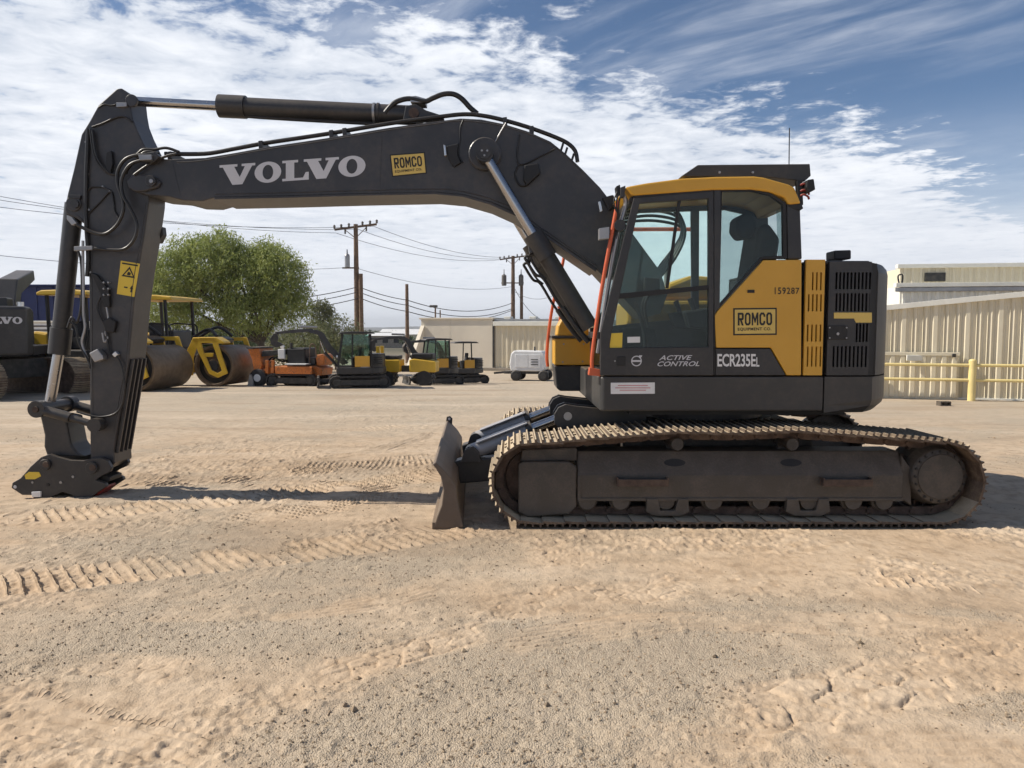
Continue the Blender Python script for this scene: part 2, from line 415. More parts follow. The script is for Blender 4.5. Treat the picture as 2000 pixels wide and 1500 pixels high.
class Band:
    def __init__(s, px, width, pitch, depth, kind, seed, keep=.4, slant=.25):
        P = [gp(*q) for q in px]; xs = np.array([p.x for p in P]); ys = np.array([p.y for p in P])
        s.x = np.linspace(xs[0], xs[-1], 200); co = np.polyfit(xs, ys, min(3, len(xs)-1)); s.y = np.polyval(co, s.x)
        d = np.hypot(np.diff(s.x), np.diff(s.y)); s.s = np.concatenate([[0], np.cumsum(d)])
        s.sl = np.gradient(s.y, s.x); s.w = width; s.p = pitch; s.d = depth; s.k = kind; s.seed = seed; s.keep = keep; s.slant = slant
    def h(s, x, y):
        yc = np.interp(x, s.x, s.y); sl = np.interp(x, s.x, s.sl); ca = 1/np.sqrt(1+sl*sl)
        d = (y-yc)*ca; ar = np.interp(x, s.x, s.s)+d*sl*ca
        hw = s.w/2
        d = d+.05*(vnoise(x*2.1, y*2.1, s.seed+3)-.5)
        ar = ar+.022*(vnoise(x*4, y*4, s.seed+4)-.5)+.006*(vnoise(x*30, y*30, s.seed+6)-.5)
        ends = smooth(x, s.x[0], s.x[0]+.25)*(1-smooth(x, s.x[-1]-.15, s.x[-1]))
        ins = (1-smooth(np.abs(d), hw-.035, hw+.015))*ends
        msk = smooth(fbm(x*1.7, y*1.7, 3, s.seed+9), s.keep, s.keep+.16)
        if s.k == 'grouser':
            phr = (ar+s.slant*d)/s.p; ph = phr % 1.0
            rg = np.exp(-((ph-.5)/.095)**2)
            on = smooth(vnoise(ar*7, d*3.5, s.seed+8), .16, .40); rg = rg*on
            hh = -s.d*.30+s.d*1.35*rg*(.6+.7*vnoise(ar*14, d*16, s.seed))
        elif s.k == 'rut':
            hh = s.d*(-.6+.8*np.abs(np.sin(d*math.pi/.055+1.2*vnoise(ar*1.5, d*0, s.seed)))*(.5+vnoise(ar*5, d*22, s.seed+1))); phr = None
        else:
            # pressed plates of soil left by tyre lugs: each plate sits a little higher or lower than its neighbour
            qx = ar/s.p; qy = d/(s.p*.62); ix = np.floor(qx); iy = np.floor(qy); b1 = np.full_like(qx, 9.); b2 = np.full_like(qx, 9.); hv = np.zeros_like(qx)
            for ox in (-1, 0, 1):
                for oy in (-1, 0, 1):
                    cx = ix+ox; cy = iy+oy; k0 = (cx.astype(int)*7+s.seed) & 255; k1 = (cy.astype(int)*13+s.seed*3) & 255
                    jx = _tab[k1, k0]; jy = _tab[k0, k1]; dd = np.hypot(cx+.15+.7*jx+.5*(cy % 2)-.25-qx, cy+.15+.7*jy-qy)
                    nb = dd < b1; b2 = np.where(nb, b1, np.minimum(b2, dd)); hv = np.where(nb, _tab[(k0*3) & 255, k1], hv); b1 = np.minimum(b1, dd)
            edge = 1-smooth(b2-b1, .02, .11)
            hh = s.d*((hv-.5)*.55-.6*edge*smooth(vnoise(x*11, y*11, s.seed+6), .3, .5)+.35*(vnoise(x*45, y*45, s.seed+2)-.5))
            ph = np.zeros_like(qx)
        berm = np.exp(-((np.abs(d)-hw-.025)/.035)**2)*ends
        return ins*msk*hh+berm*msk*s.d*.45*smooth(vnoise(x*16, y*16, s.seed+5), .35, .9), ins*msk, (phr, ins*msk*on) if s.k == 'grouser' else None
BANDS = [
 Band([(-260, 1178), (100, 1133), (300, 1108), (470, 1090), (700, 1062), (850, 1040), (985, 1020)], .60, .095, .024, 'grouser', 11, .32, .30),
 Band([(-200, 1030), (100, 1003), (230, 998), (420, 982), (560, 962), (700, 945), (850, 928), (960, 916)], .60, .095, .026, 'grouser', 23, .28, .30),
 Band([(540, 920), (700, 908), (850, 896), (960, 885)], .8, .075, .018, 'grouser', 31, .30, .9),
 Band([(520, 1075), (620, 1058), (760, 1030), (850, 1012)], .40, .0635, .016, 'grouser', 37, .42, .9),
 Band([(140, 948), (350, 940), (560, 944), (780, 962)], .55, .095, .015, 'grouser', 137, .34, -.3),
 Band([(380, 1030), (520, 1008), (680, 985), (840, 972)], .5, .095, .015, 'grouser', 139, .36, .7),
 Band([(230, 905), (430, 884), (650, 870), (930, 864)], .34, .1, .020, 'rut', 101, .22),
 Band([(400, 935), (560, 908), (720, 882), (860, 842)], .34, .1, .020, 'rut', 103, .22),
 Band([(560, 850), (700, 838), (850, 832), (960, 838)], .5, .1, .020, 'rut', 107, .2),
 Band([(950, 1260), (1200, 1225), (1500, 1215), (2050, 1245)], .36, .1, .012, 'rut', 109, .25),
 Band([(1050, 1420), (1350, 1460), (1700, 1475), (2050, 1470)], .34, .1, .012, 'rut', 113, .25),
 Band([(-60, 1405), (200, 1440), (420, 1500)], .34, .1, .014, 'rut', 127, .2),
 Band([(-80, 1225), (250, 1200), (560, 1195), (900, 1130)], .3, .1, .011, 'rut', 131, .34),
 Band([(1420, 1128), (1600, 1132), (1750, 1138), (1950, 1150)], .30, .085, .020, 'grouser', 41, .44, .1),
 Band([(540, 1345), (700, 1300), (850, 1258), (980, 1225)], .30, .15, .022, 'lug', 47, .24),
 Band([(900, 1205), (1050, 1178), (1200, 1160), (1360, 1140)], .40, .17, .022, 'lug', 53, .22),
 Band([(1400, 1400), (1600, 1362), (1800, 1330), (2050, 1300)], .46, .24, .024, 'lug', 59, .16),
 Band([(1700, 1260), (1850, 1262), (2050, 1265)], .30, .17, .018, 'lug', 61, .24),
 Band([(40, 1345), (160, 1372), (260, 1400), (350, 1425)], .07, .036, .010, 'grouser', 67, .2, .2),
 Band([(350, 1440), (430, 1415), (520, 1390)], .30, .15, .020, 'lug', 71, .26),
 Band([(-80, 1495), (60, 1480), (200, 1470)], .32, .2, .018, 'lug', 73, .3),
 Band([(100, 1290), (230, 1300), (420, 1330)], .30, .16, .014, 'lug', 79, .44),
 Band([(1010, 1085), (1200, 1098), (1400, 1105)], .40, .14, .018, 'lug', 83, .30),
]
BLOB = [((1000, 1420), 1.15, 1.0), ((900, 1340), .7, .45), ((1150, 1330), .8, .7), ((180, 1230), .75, 1.0), ((480, 1240), .5, .3), ((260, 1060), .7, .9), ((420, 1045), .7, .6), ((1350, 1190), .75, .65), ((1200, 1250), .6, .6), ((750, 1120), .5, .35), ((900, 1090), .5, .5),
        ((1800, 1210), .9, .35), ((640, 1480), .5, .8), ((1700, 1460), .6, -.6), ((150, 1420), .55, -.9), ((1500, 1110), .9, -.5), ((500, 900), 1.6, -.6), ((1050, 1170), .4, -.7), ((650, 1330), .4, -.7), ((1600, 1380), .5, -.6)]
BLOB = [(gp(*p), r, a) for p, r, a in BLOB]
def gravel_mask(x, y):
    g = (fbm(x*.55, y*.9, 4, 90)-.5)*2.4+(fbm(x*2.5, y*3.2, 4, 91)-.5)*1.3
    for p, r, a in BLOB: g = g+a*np.exp(-(((x-p.x)/(r*1.5))**2+((y-p.y)/r)**2))
    return g
def ground_h(x, y, want=False):
    near = 1-smooth(y, 14, 22)
    dist = np.clip(y/6, .8, 4)
    h = np.interp(y, GPX, GPY)
    g = gravel_mask(x, y)
    h = h+.030*(fbm(x*.45, y*.6, 3, 1)-.5)*near+.020*(fbm(x*1.7, y*2.2, 3, 2)-.5)
    rough = smooth(fbm(x*.8, y*1.0, 3, 5), .42, .66)
    n3 = fbm(x*7, y*9, 3, 3)
    h = h+(.006+.013*rough)*(n3-.5)
    rid = 1-np.abs(2*fbm(x*3.0+.6*y, y*5.5, 3, 6)-1)
    rid2 = 1-np.abs(2*fbm(x*8+1.5*y, y*12, 3, 16)-1)
    h = h+.013*rough*smooth(rid2, .72, 1.0)*(1-smooth(g, .2, .7))*(1-smooth(y, 9, 14))
    h = h+.009*rough*smooth(rid, .80, 1.0)*(1-smooth(g, .2, .7))*near
    h = h+(.007+.007*rough)*(fbm(x*28, y*28, 2, 4)-.5)*(1-smooth(y, 9, 14))
    cl = smooth(vnoise(x*17, y*17, 8), .80, .97)*smooth(fbm(x*1.3, y*1.6, 2, 12), .52, .7)
    h = h+.012*cl*(1-smooth(y, 10, 15))
    tr = np.zeros_like(h); PH = np.zeros_like(h); PM = np.zeros_like(h)
    for b in BANDS:
        m = (y > b.y.min()-b.w-.3) & (y < b.y.max()+b.w+.3) & (x > b.x[0]-.1) & (x < b.x[-1]+.1)
        if not m.any(): continue
        dh, k, q = b.h(x[m], y[m]); h[m] += dh; tr[m] = np.maximum(tr[m], k)
        if q is not None: PH[m] = np.where(q[1] > PM[m], q[0], PH[m]); PM[m] = np.maximum(PM[m], q[1])
    # soil pressed flat where the machine stands
    for (x0, x1, y0, y1) in ((-.02, 3.95, 6.40, 7.20), (-.02, 3.95, 8.7, 9.5), (-6.05, -4.85, 7.5, 8.3), (-.95, -.55, 6.3, 9.6)):
        m = smooth(x, x0-.10, x0+.05)*(1-smooth(x, x1-.05, x1+.10))*smooth(y, y0-.08, y0+.04)*(1-smooth(y, y1-.04, y1+.08))
        h = h*(1-m)-.012*m
    return (h, g, tr, PH, PM) if want else h
def make_ground():
    def grow(a, b, s0, k):
        out = [a]; s = s0
        while out[-1] < b: out.append(out[-1]+s); s *= k
        return out
    xr = [i*.0095 for i in range(1, 500)]; xr += grow(xr[-1]+.014, 4200, .018, 1.06)
    xs = np.array(sorted([-q for q in xr]+[0]+xr))
    yr = [-40, -20, -10, -5, -2, 0, 1, 1.6, 2.0, 2.3]+[2.5+.0105*i for i in range(260)]
    y = yr[-1]; s = .0108
    while y < 5200:
        s = max(.0108, min(.0034*y*max(1, (y-5)/16), s*1.03)); y += s; yr.append(y)
    ys = np.array(yr)
    X, Y = np.meshgrid(xs, ys); H, G, TR, PH, PM = ground_h(X, Y, True)
    H = np.where(Y < 2, H*.5, H)
    far = smooth(np.hypot(X, Y), 700, 2600); H = H+far*6*(fbm(X*.0016, Y*.0016, 3, 55)-.35)
    nx, ny = len(xs), len(ys)
    me = bpy.data.meshes.new('ground')
    co = np.stack([X, Y, H], -1).reshape(-1, 3).astype(np.float32)
    i = np.arange(nx*ny).reshape(ny, nx)
    q = np.stack([i[:-1, :-1], i[:-1, 1:], i[1:, 1:], i[1:, :-1]], -1).reshape(-1).astype(np.int32)
    me.vertices.add(nx*ny); me.vertices.foreach_set('co', co.ravel())
    me.loops.add(len(q)); me.loops.foreach_set('vertex_index', q)
    nf = len(q)//4; me.polygons.add(nf)
    me.polygons.foreach_set('loop_start', np.arange(nf, dtype=np.int32)*4)
    me.polygons.foreach_set('use_smooth', np.ones(nf, dtype=bool))
    me.update(calc_edges=True)
    a = me.attributes.new('gravelly', 'FLOAT', 'POINT'); a.data.foreach_set('value', G.ravel().astype(np.float32))
    a = me.attributes.new('tracked', 'FLOAT', 'POINT'); a.data.foreach_set('value', TR.ravel().astype(np.float32))
    a = me.attributes.new('print_phase', 'FLOAT', 'POINT'); a.data.foreach_set('value', PH.ravel().astype(np.float32))
    a = me.attributes.new('print_mask', 'FLOAT', 'POINT'); a.data.foreach_set('value', PM.ravel().astype(np.float32))
    m, T = base_mat('soil')
    P = T.n('ShaderNodeNewGeometry').outputs['Position']
    gr = T.n('ShaderNodeAttribute', attribute_name='gravelly').outputs['Fac']; tr = T.n('ShaderNodeAttribute', attribute_name='tracked').outputs['Fac']
    n1 = T.noise(P, .9, 6, .6); n2 = T.noise(P, 7, 5, .6); n3 = T.noise(P, 75, 3, .65)
    vo = T.n('ShaderNodeTexVoronoi', ins={'Vector': P, 'Scale': 130.0, 'Randomness': 1.0}); vo2 = T.n('ShaderNodeTexVoronoi', ins={'Vector': P, 'Scale': 260.0})
    sand = T.mix(T.step(n1, .3, .7), (.49, .358, .238), (.565, .438, .310))
    sand = T.mix(T.m('MULTIPLY', T.step(n2, .42, .72), .75), sand, (.335, .235, .150))
    sand = T.mix(T.m('MULTIPLY', T.step(n3, .5, .8), .35), sand, (.62, .50, .37))
    vc = T.n('ShaderNodeSeparateColor', ins={0: vo.outputs['Color']}).outputs[0]; vc2 = T.n('ShaderNodeSeparateColor', ins={0: vo2.outputs['Color']}).outputs[1]
    stone = T.mix(vc, (.25, .212, .164), (.58, .495, .382))
    stone = T.mix(T.m('MULTIPLY', T.step(vc2, .6, .9), .6), stone, (.15, .12, .09))
    stone = T.mix(.5, stone, (.44, .362, .268))
    gm = T.step(T.m('ADD', T.m('ADD', gr, T.m('ADD', T.m('MULTIPLY', T.m('SUBTRACT', n2, .5), 1.6), T.m('MULTIPLY', T.m('SUBTRACT', n3, .5), 1.2))), T.m('MULTIPLY', tr, -.7)), -.5, 1.3)
    gm = T.m('MULTIPLY', gm, .75)
    c = T.mix(gm, sand, stone)
    yy = T.n('ShaderNodeSeparateXYZ', ins={0: P}).outputs[1]
    c = T.mix(T.m('MULTIPLY', T.step(yy, 8, 18), .62), c, (.43, .372, .292))   # compacted grey hardstanding at the back of the yard
    # pale scraped streaks where vehicles have worn the yard
    mp = T.n('ShaderNodeMapping', ins={'Vector': P}); mp.inputs['Scale'].default_value = (.16, .9, 1)
    st = T.noise(mp.outputs[0], 1.0, 5, .6, .4)
    c = T.mix(T.m('MULTIPLY', T.step(st, .54, .68), .50), c, (.61, .50, .38))
    c = T.mix(T.m('MULTIPLY', T.step(st, .47, .34), .40), c, (.31, .225, .150))
    c = T.mix(T.m('MULTIPLY', T.step(yy, 62, 110), T.step(T.noise(P, .03, 4, .6), .30, .55, .75, 1.0)), c, (.115, .108, .075))   # dry scrub beyond the yard
    hgt = T.m('ADD', T.m('MULTIPLY', T.m('SUBTRACT', 1.0, vo.outputs['Distance']), T.m('MULTIPLY', gm, .8)), T.m('ADD', T.m('MULTIPLY', n3, .55), T.m('MULTIPLY', n2, .8)))
    b = T.n('ShaderNodeBump', ins={'Height': hgt, 'Strength': .9, 'Distance': .011})
    fr = T.m('ABSOLUTE', T.m('SUBTRACT', T.m('FRACT', T.n('ShaderNodeAttribute', attribute_name='print_phase').outputs['Fac']), .5))
    rdg = T.m('MULTIPLY', T.step(fr, .11, .015), T.n('ShaderNodeAttribute', attribute_name='print_mask').outputs['Fac'])
    b = T.n('ShaderNodeBump', ins={'Height': rdg, 'Strength': 1.0, 'Distance': .016, 'Normal': b})
    bs = T.n('ShaderNodeBsdfPrincipled', ins={'Base Color': c, 'Roughness': .95, 'Specular IOR Level': .15, 'Normal': b})
    T.n('ShaderNodeOutputMaterial', ins={'Surface': bs})
    me.materials.append(m); MATS['soil'] = m
    o = bpy.data.objects.new('ground', me); C.objects.link(o); o['kind'] = 'structure'
make_ground()
def make_gravel():
    n = 42000
    y = 2.6+(13-2.6)*rng.random(n)**1.5; x = (rng.random(n)*2-1)*(y*.75+.4)
    H, G, TR, _, _ = ground_h(x, y, True)
    keep = rng.random(n) < (.10+.9*smooth(G, -.2, .8))*(1-.7*TR)
    x, y, H = x[keep], y[keep], H[keep]; n = len(x)
    r = .0025+.0065*rng.random(n)**3.0; big = rng.random(n) < .003; r = np.where(big, .010+.012*rng.random(n), r)
    d = np.array([(1,0,0),(0,1,0),(-1,0,0),(0,-1,0),(0,0,.8),(0,0,-.6)], float)
    a = rng.random(n)*6.28; ca, sa = np.cos(a), np.sin(a)
    sc = .65+.7*rng.random((n, 6, 1))
    V = d[None]*r[:, None, None]*sc
    V = np.stack([V[..., 0]*ca[:, None]-V[..., 1]*sa[:, None]*1.3, V[..., 0]*sa[:, None]+V[..., 1]*ca[:, None], V[..., 2]], -1)
    V = V+np.stack([x, y, H+r*.25], -1)[:, None]
    f = np.array([(0,1,4),(1,2,4),(2,3,4),(3,0,4),(1,0,5),(2,1,5),(3,2,5),(0,3,5)])
    Fc = (np.arange(n)[:, None, None]*6+f[None]).reshape(-1, 3)
    me = bpy.data.meshes.new('gravel'); me.from_pydata(V.reshape(-1, 3).tolist(), [], Fc.tolist())
    m, T = base_mat('stones')
    ob = T.n('ShaderNodeNewGeometry').outputs['Random Per Island']
    cr = T.n('ShaderNodeValToRGB', ins={0: ob}); e = cr.color_ramp.elements
    e[0].color = (.17, .13, .09, 1); e[1].color = (.48, .38, .26, 1)
    k = cr.color_ramp.elements.new(.5); k.color = (.34, .25, .165, 1)
    bs = T.n('ShaderNodeBsdfPrincipled', ins={'Base Color': cr.outputs[0], 'Roughness': .9, 'Specular IOR Level': .2}); T.n('ShaderNodeOutputMaterial', ins={'Surface': bs})
    me.materials.append(m)
    o = bpy.data.objects.new('gravel', me); C.objects.link(o); o['kind'] = 'stuff'; tag(o, 'small loose stones scattered over the sandy yard in the foreground', 'gravel')
make_gravel()
# ================================================================== MAIN EXCAVATOR
CX, CY = 1.94, 7.95            # slew centre
NS, FS_ = 6.70, 9.20           # near and far side of the upper structure
BN, BF = 7.60, 8.16            # boom side plates
ex = thing('crawler_excavator', 'large dark grey and yellow crawler excavator with long boom and dozer blade in the foreground', 'excavator', (CX, CY, 0))
def zpx(y, Y): return wp(1000, y, Y).z
def xpx(x, y, Y): return wp(x, y, Y).x
# ---------------------------------------------------------------- tracks
def track_path():
    """outer line of the shoes as a closed loop in X/Z, starting at the bottom front"""
    ix, iz, ir = .18, .385, .385; sx, sz, sr = 3.72, .385, .385
    pts = []
    for i in range(0, 13):       # front idler, from the ground up and over
        a = -math.pi/2-i*math.pi/13; pts.append((ix+ir*math.cos(a), iz+ir*math.sin(a)))
    top = [(.30, .765), (.62, .80), (.95, .825), (1.41, .862), (1.95, .850), (2.42, .870), (2.95, .835), (3.40, .80), (3.72, .772)]
    pts += top
    for i in range(1, 13):
        a = math.pi/2-i*math.pi/13; pts.append((sx+sr*math.cos(a), sz+sr*math.sin(a)))
    pts += [(3.72-.3*k, 0.0) for k in range(0, 12)]
    return pts
def resample(pts, n):
    P = np.array(pts+[pts[0]]); d = np.hypot(*np.diff(P, axis=0).T); s = np.concatenate([[0], np.cumsum(d)])
    t = np.linspace(0, s[-1], n, endpoint=False)
    return np.stack([np.interp(t, s, P[:, 0]), np.interp(t, s, P[:, 1])], 1), s[-1]
NSHOE = 49
_p, _len = resample(track_path(), NSHOE*2)
PITCH_T = _len/NSHOE
def shoe_mesh():
    L = PITCH_T/2; W = .35; mb = MB()
    # plate with a down-turned leading lip and three grousers; local x along the track, y across, z outwards
    prof = [(-L+.004, -.014), (L+.012, -.026), (L+.016, -.014), (L-.012, -.004), (L-.02, .000), (-L+.004, .000)]
    mb.prism_y(prof, -W, W)
    for gx in (-.066, .0, .066): mb.prism_y([(gx-.011, .0), (gx+.011, .0), (gx+.006, .026), (gx-.006, .026)], -W+.002, W-.002)
    for bx in (-.033, .033):
        for by in (-.085, .085): mb.cyl((bx, by, 0), (bx, by, .012), .013, n=6)
    return mb
def link_mesh():
    L = PITCH_T/2; mb = MB()
    for y in (-.10, .10):
        mb.prism_y([(-L-.02, -.060), (-L+.02, -.10), (L-.03, -.10), (L+.02, -.085), (L+.02, -.045), (.04, -.028), (-L+.01, -.028)], y-.018, y+.018)
    mb.cyl((-L, -.135, -.066), (-L, .135, -.066), .021, n=8)
    return mb
def make_track(yc, label):
    P, _ = resample(track_path(), NSHOE*2); n = len(P)
    tpart = bpy.data.objects.new('track', None); C.objects.link(tpart); tpart.parent = ex; tpart['label'] = label; tpart.empty_display_size = .2
    for k in range(NSHOE):
        i = 2*k; a = P[i-1]; b = P[(i+1) % n]; d = (b-a)/np.hypot(*(b-a)); nrm = np.array([-d[1], d[0]])
        c = P[i]-nrm*.027
        M = Matrix(((d[0], 0, nrm[0], c[0]-CX), (0, 1, 0, yc-CY), (d[1], 0, nrm[1], c[1]), (0, 0, 0, 1)))
        for me, nm in ((SHOE, 'track_shoe'), (LINK, 'track_link')):
            o = bpy.data.objects.new(nm, me); C.objects.link(o); o.parent = tpart; o.matrix_local = M
    return tpart
def mesh_only(mb, name, mat):
    o = mb.build(name, mat); me = o.data; bpy.data.objects.remove(o); return me
SHOE = mesh_only(shoe_mesh(), 'track_shoe', 'shoe'); LINK = mesh_only(link_mesh(), 'track_link', 'chain')
make_track(6.80, 'near track with dusty triple-grouser shoes'); make_track(9.10, 'far track with dusty shoes')
# ---------------------------------------------------------------- track frames
def track_frame(yc, side):
    """side = -1: outer face towards the camera"""
    yo = yc+side*.205; yi = yc-side*.17
    def bx(name, pts, y0, y1, mat='trackframe', bevel=.012):
        return MB().prism_y(PX(pts, 6.595), min(y0, y1), max(y0, y1)).build(name, mat, ex, bevel)
    # main beam with chamfered upper face
    xa, xb = xpx(1128, 950, 6.595), xpx(1764, 950, 6.595); zt, zb, zs = zpx(884, 6.6), zpx(977, 6.6), zpx(927, 6.6)
    o = MB().prism_x([(yo, zb), (yo, zs), (yo-side*.10, zt), (yi, zt), (yi, zb)], xa, xb).build('track_frame', 'trackframe', ex, .012)
    hub = (xpx(1833, 930, 6.6), zpx(930, 6.6))
    MB().box(xa, xb, yo+side*.014, yo-side*.02, zb-.004, zb+.022).build('rib', 'trackframe', o, .004)
    MB().box(xa, xa+.03, yo+side*.012, yo-side*.05, zb, zs).build('rib', 'trackframe', o, .004)
    # rear end of the beam by the final drive
    MB().prism_y(PX([(1764, 890), (1782, 915), (1784, 990), (1764, 976)], 6.595), min(yo-side*.03, yi), max(yo-side*.03, yi)).build('end_plate', 'trackframe', o, .008)
    # front idler guard
    bx('idler_guard', [(1012, 906), (1024, 902), (1112, 902), (1126, 912), (1126, 990), (1112, 1004), (1030, 1010), (1012, 1000)], yo-side*.0, yo-side*.06)
    bx('guard_roof', [(1020, 880), (1128, 876), (1128, 902), (1016, 904)], yo-side*.05, yi)
    # idler wheel
    w = MB(); w.lathe((.20, yc-.09, .385), (0, 1, 0), [(0, .06), (0, .20), (.02, .255), (.05, .26), (.05, .285), (.13, .285), (.13, .26), (.16, .255), (.18, .20), (.18, .06)]); w.build('idler', 'chain', ex)
    # steps
    for x0, x1 in ((1204, 1304), (1604, 1700)):
        st = MB(); X0, X1 = xpx(x0, 940, 6.57), xpx(x1, 940, 6.57); z0, z1 = zpx(948, 6.57), zpx(932, 6.57)
        st.box(X0, X1, yo+side*.075, yo-side*.01, z0, z0+.012); st.box(X0, X0+.012, yo+side*.075, yo-side*.01, z0+.012, z1); st.box(X1-.012, X1, yo+side*.075, yo-side*.01, z0+.012, z1)
        st.box(X0+.012, X1-.012, yo+side*.075, yo+side*.063, z0+.012, z1-.012)
        st.build('step', 'chain', o, .002)
    # oval openings on the sloping shoulder
    for x0 in (1318, 1545):
        c = wp(x0, 903, 6.64); mb = MB(); n = 20
        ys = yo-side*.05; zc = (zs+zt)/2
        t = Vector((0, -side*.10, zt-zs)).normalized(); nr = Vector((0, side*(zt-zs), .10)).normalized()
        base = Vector((c.x, ys, zc)); vs = [base+nr*.003+Vector((1, 0, 0))*.095*math.cos(2*math.pi*i/n)+t*.035*math.sin(2*math.pi*i/n) for i in range(n)]
        vs2 = [v-nr*.012 for v in vs]; mb.add(vs+vs2, [tuple(range(n)), tuple(range(2*n-1, n-1, -1))]+[(i, n+i, n+(i+1) % n, (i+1) % n) for i in range(n)]); mb.build('drain_opening', 'black', o)
    # bottom rollers
    for x0 in (1146, 1212, 1300, 1392, 1485, 1578, 1665, 1725):
        c = wp(x0, 985, 6.62); r = MB()
        r.lathe((c.x, yc-.20, .195), (0, 1, 0), [(0, .03), (0, .075), (.035, .08), (.05, .098), (.11, .098), (.12, .08), (.28, .08), (.29, .098), (.35, .098), (.365, .08), (.40, .075), (.40, .03)], 20)
        r.build('track_roller', 'trackframe', ex)
    for x0, x1 in ((1264, 1345), (1538, 1620)):
        g = MB(); P = PX([(x0, 975), (x0+22, 975), (x0+26, 998), (x1-26, 998), (x1-20, 975), (x1, 975), (x1+2, 1000), (x1-14, 1008), (x0+14, 1008), (x0-2, 1000)], 6.56)
        g.prism_y(P, min(yo+side*.03, yo-side*.03), max(yo+side*.03, yo-side*.03)); g.build('track_guide', 'trackframe', ex, .006)
    # carrier rollers
    for x0, y0 in ((1323, 877), (1548, 872)):
        c = wp(x0, y0, 6.60); z = .70
        MB().lathe((c.x, yo-side*0-(.0 if side < 0 else .36), z), (0, 1, 0), [(0, .03), (0, .052), (.02, .06), (.05, .06), (.06, .05), (.30, .05), (.31, .06), (.36, .06), (.36, .02)], 20).build('carrier_roller', 'trackframe', ex)
        MB().box(c.x-.05, c.x+.05, yc-.05*side-.02, yc-.05*side+.02, zt-.02, .70).build('roller_bracket', 'trackframe', ex, .005)
    # final drive and sprocket
    d = Vector((0, side, 0)); b0 = Vector((hub[0], yc, hub[1]))
    fd = MB().lathe(b0, d, [(-.14, .28), (-.02, .28), (.02, .275), (.10, .27), (.12, .262), (.20, .245), (.215, .235), (.225, .20), (.235, .195), (.235, .02)], 36).build('final_drive', 'trackframe', ex)
    for k in range(20):
        t = 2*math.pi*k/20; q = b0+d*.213+Vector((.218*math.cos(t), 0, .218*math.sin(t))); MB().cyl(q, q+d*.018, .012, n=6).build('bolt', 'black', fd)
    sp = MB(); n = 21; prof = []
    for k in range(n*4):
        t = 2*math.pi*k/(n*4); r = (.245, .265, .315, .265)[k % 4]; prof.append((hub[0]+r*math.cos(t), hub[1]+r*math.sin(t)))
    sp.prism_y(prof, yc-.03, yc+.03); sp.build('sprocket', 'chain', ex)
track_frame(6.80, -1); track_frame(9.10, 1)
# ---------------------------------------------------------------- car body, slew ring
MB().box(1.05, 2.85, 7.10, 8.82, .42, .80).build('car_body', 'trackframe', ex, .03)
MB().lathe((CX, CY, .78), (0, 0, 1), [(0, .75), (.05, .75), (.05, .66), (.25, .66)], 40).build('slew_ring', 'dark', ex)
# ---------------------------------------------------------------- dozer blade
def dozer():
    Y0, Y1 = 6.42, 9.48
    # one closed section: concave front plate, stiffened back; the far end stands slightly ahead
    sec = [(-.680, .555), (-.655, .575), (-.60, .525), (-.525, .44), (-.478, .36), (-.472, .26), (-.445, .12), (-.418, .012), (-.43, .0), (-.675, .0), (-.645, .10), (-.605, .20), (-.588, .33), (-.612, .45), (-.655, .52)]
    b = MB().prism_y(sec, Y0, Y1)
    b.v = [(x-.05*(y-Y0), y, z) for x, y, z in b.v]; b = b.build('dozer_blade', 'blade', ex, .010)
    for y in (Y1-.05,):
        x = -.05*(y-Y0)
        MB().prism_y([(-.675+x, .56), (-.60+x, .52), (-.595+x, .60), (-.625+x, .63), (-.665+x, .62)], y-.02, y+.02).build('lifting_eye', 'dark', b, .004)
        MB().cyl((-.633+x, y-.023, .595), (-.633+x, y+.023, .595), .016, n=14).build('eye_hole', 'letter', b)
    ce = MB().box(-.688, -.435, Y0+.002, Y1-.002, -.010, .05); ce.v = [(x-.05*(y-Y0), y, z) for x, y, z in ce.v]; ce.build('cutting_edge', 'blade', b, .004)
    for y in (7.42, 8.48):
        MB().prism_y([(-.56, .42), (-.46, .45), (-.30, .45), (-.08, .47), (.6, .55), (1.1, .62), (1.1, .44), (.5, .40), (-.05, .24), (-.53, .20)], y-.09, y+.09).build('blade_arm', 'dark', ex, .014)
        MB().prism_y([(-.50, .42), (-.46, .54), (-.38, .58), (-.32, .52), (-.30, .42)], y-.13, y-.10).build('gusset', 'dark', b, .004)
    for y in (7.42, 8.34):
        a = Vector((-.40, y, .50)); e = Vector((.54, y, .87)); d = (e-a)
        o = MB().cyl(a+d*.02, a+d*.60, .078, n=24).build('blade_cylinder', 'cylgrey', ex)
        MB().cyl(a+d*.58, a+d*.64, .088, n=24).build('cylinder_head', 'dark', o)
        MB().bar(a+d*.05+Vector((0, -.0, .082)), a+d*.58+Vector((0, 0, .082)), .19, .012).build('cylinder_guard', 'cylgrey', o, .002)
        MB().cyl(a+d*.64, a+d*.97, .045, n=20).build('cylinder_rod', 'chrome', o)
        MB().cyl(e+Vector((0, -.07, 0)), e+Vector((0, .07, 0)), .085, n=20).build('rod_eye', 'cylgrey', o)
        MB().cyl(a+Vector((0, -.09, 0)), a+Vector((0, .09, 0)), .07, n=20).build('pin_boss', 'dark', o)
        for s in (-1, 1):
            MB().prism_y([(.41, .80), (.41, .89), (.45, .955), (.52, .985), (.60, .97), (1.30, .90), (1.30, .70), (.90, .55), (.60, .62)], y+s*.105-.022, y+s*.105+.022).build('cylinder_lug', 'dark', ex, .005)
        MB().cyl(e+Vector((0, -.14, 0)), e+Vector((0, .14, 0)), .04, n=16).build('pin', 'steel', o)
dozer()
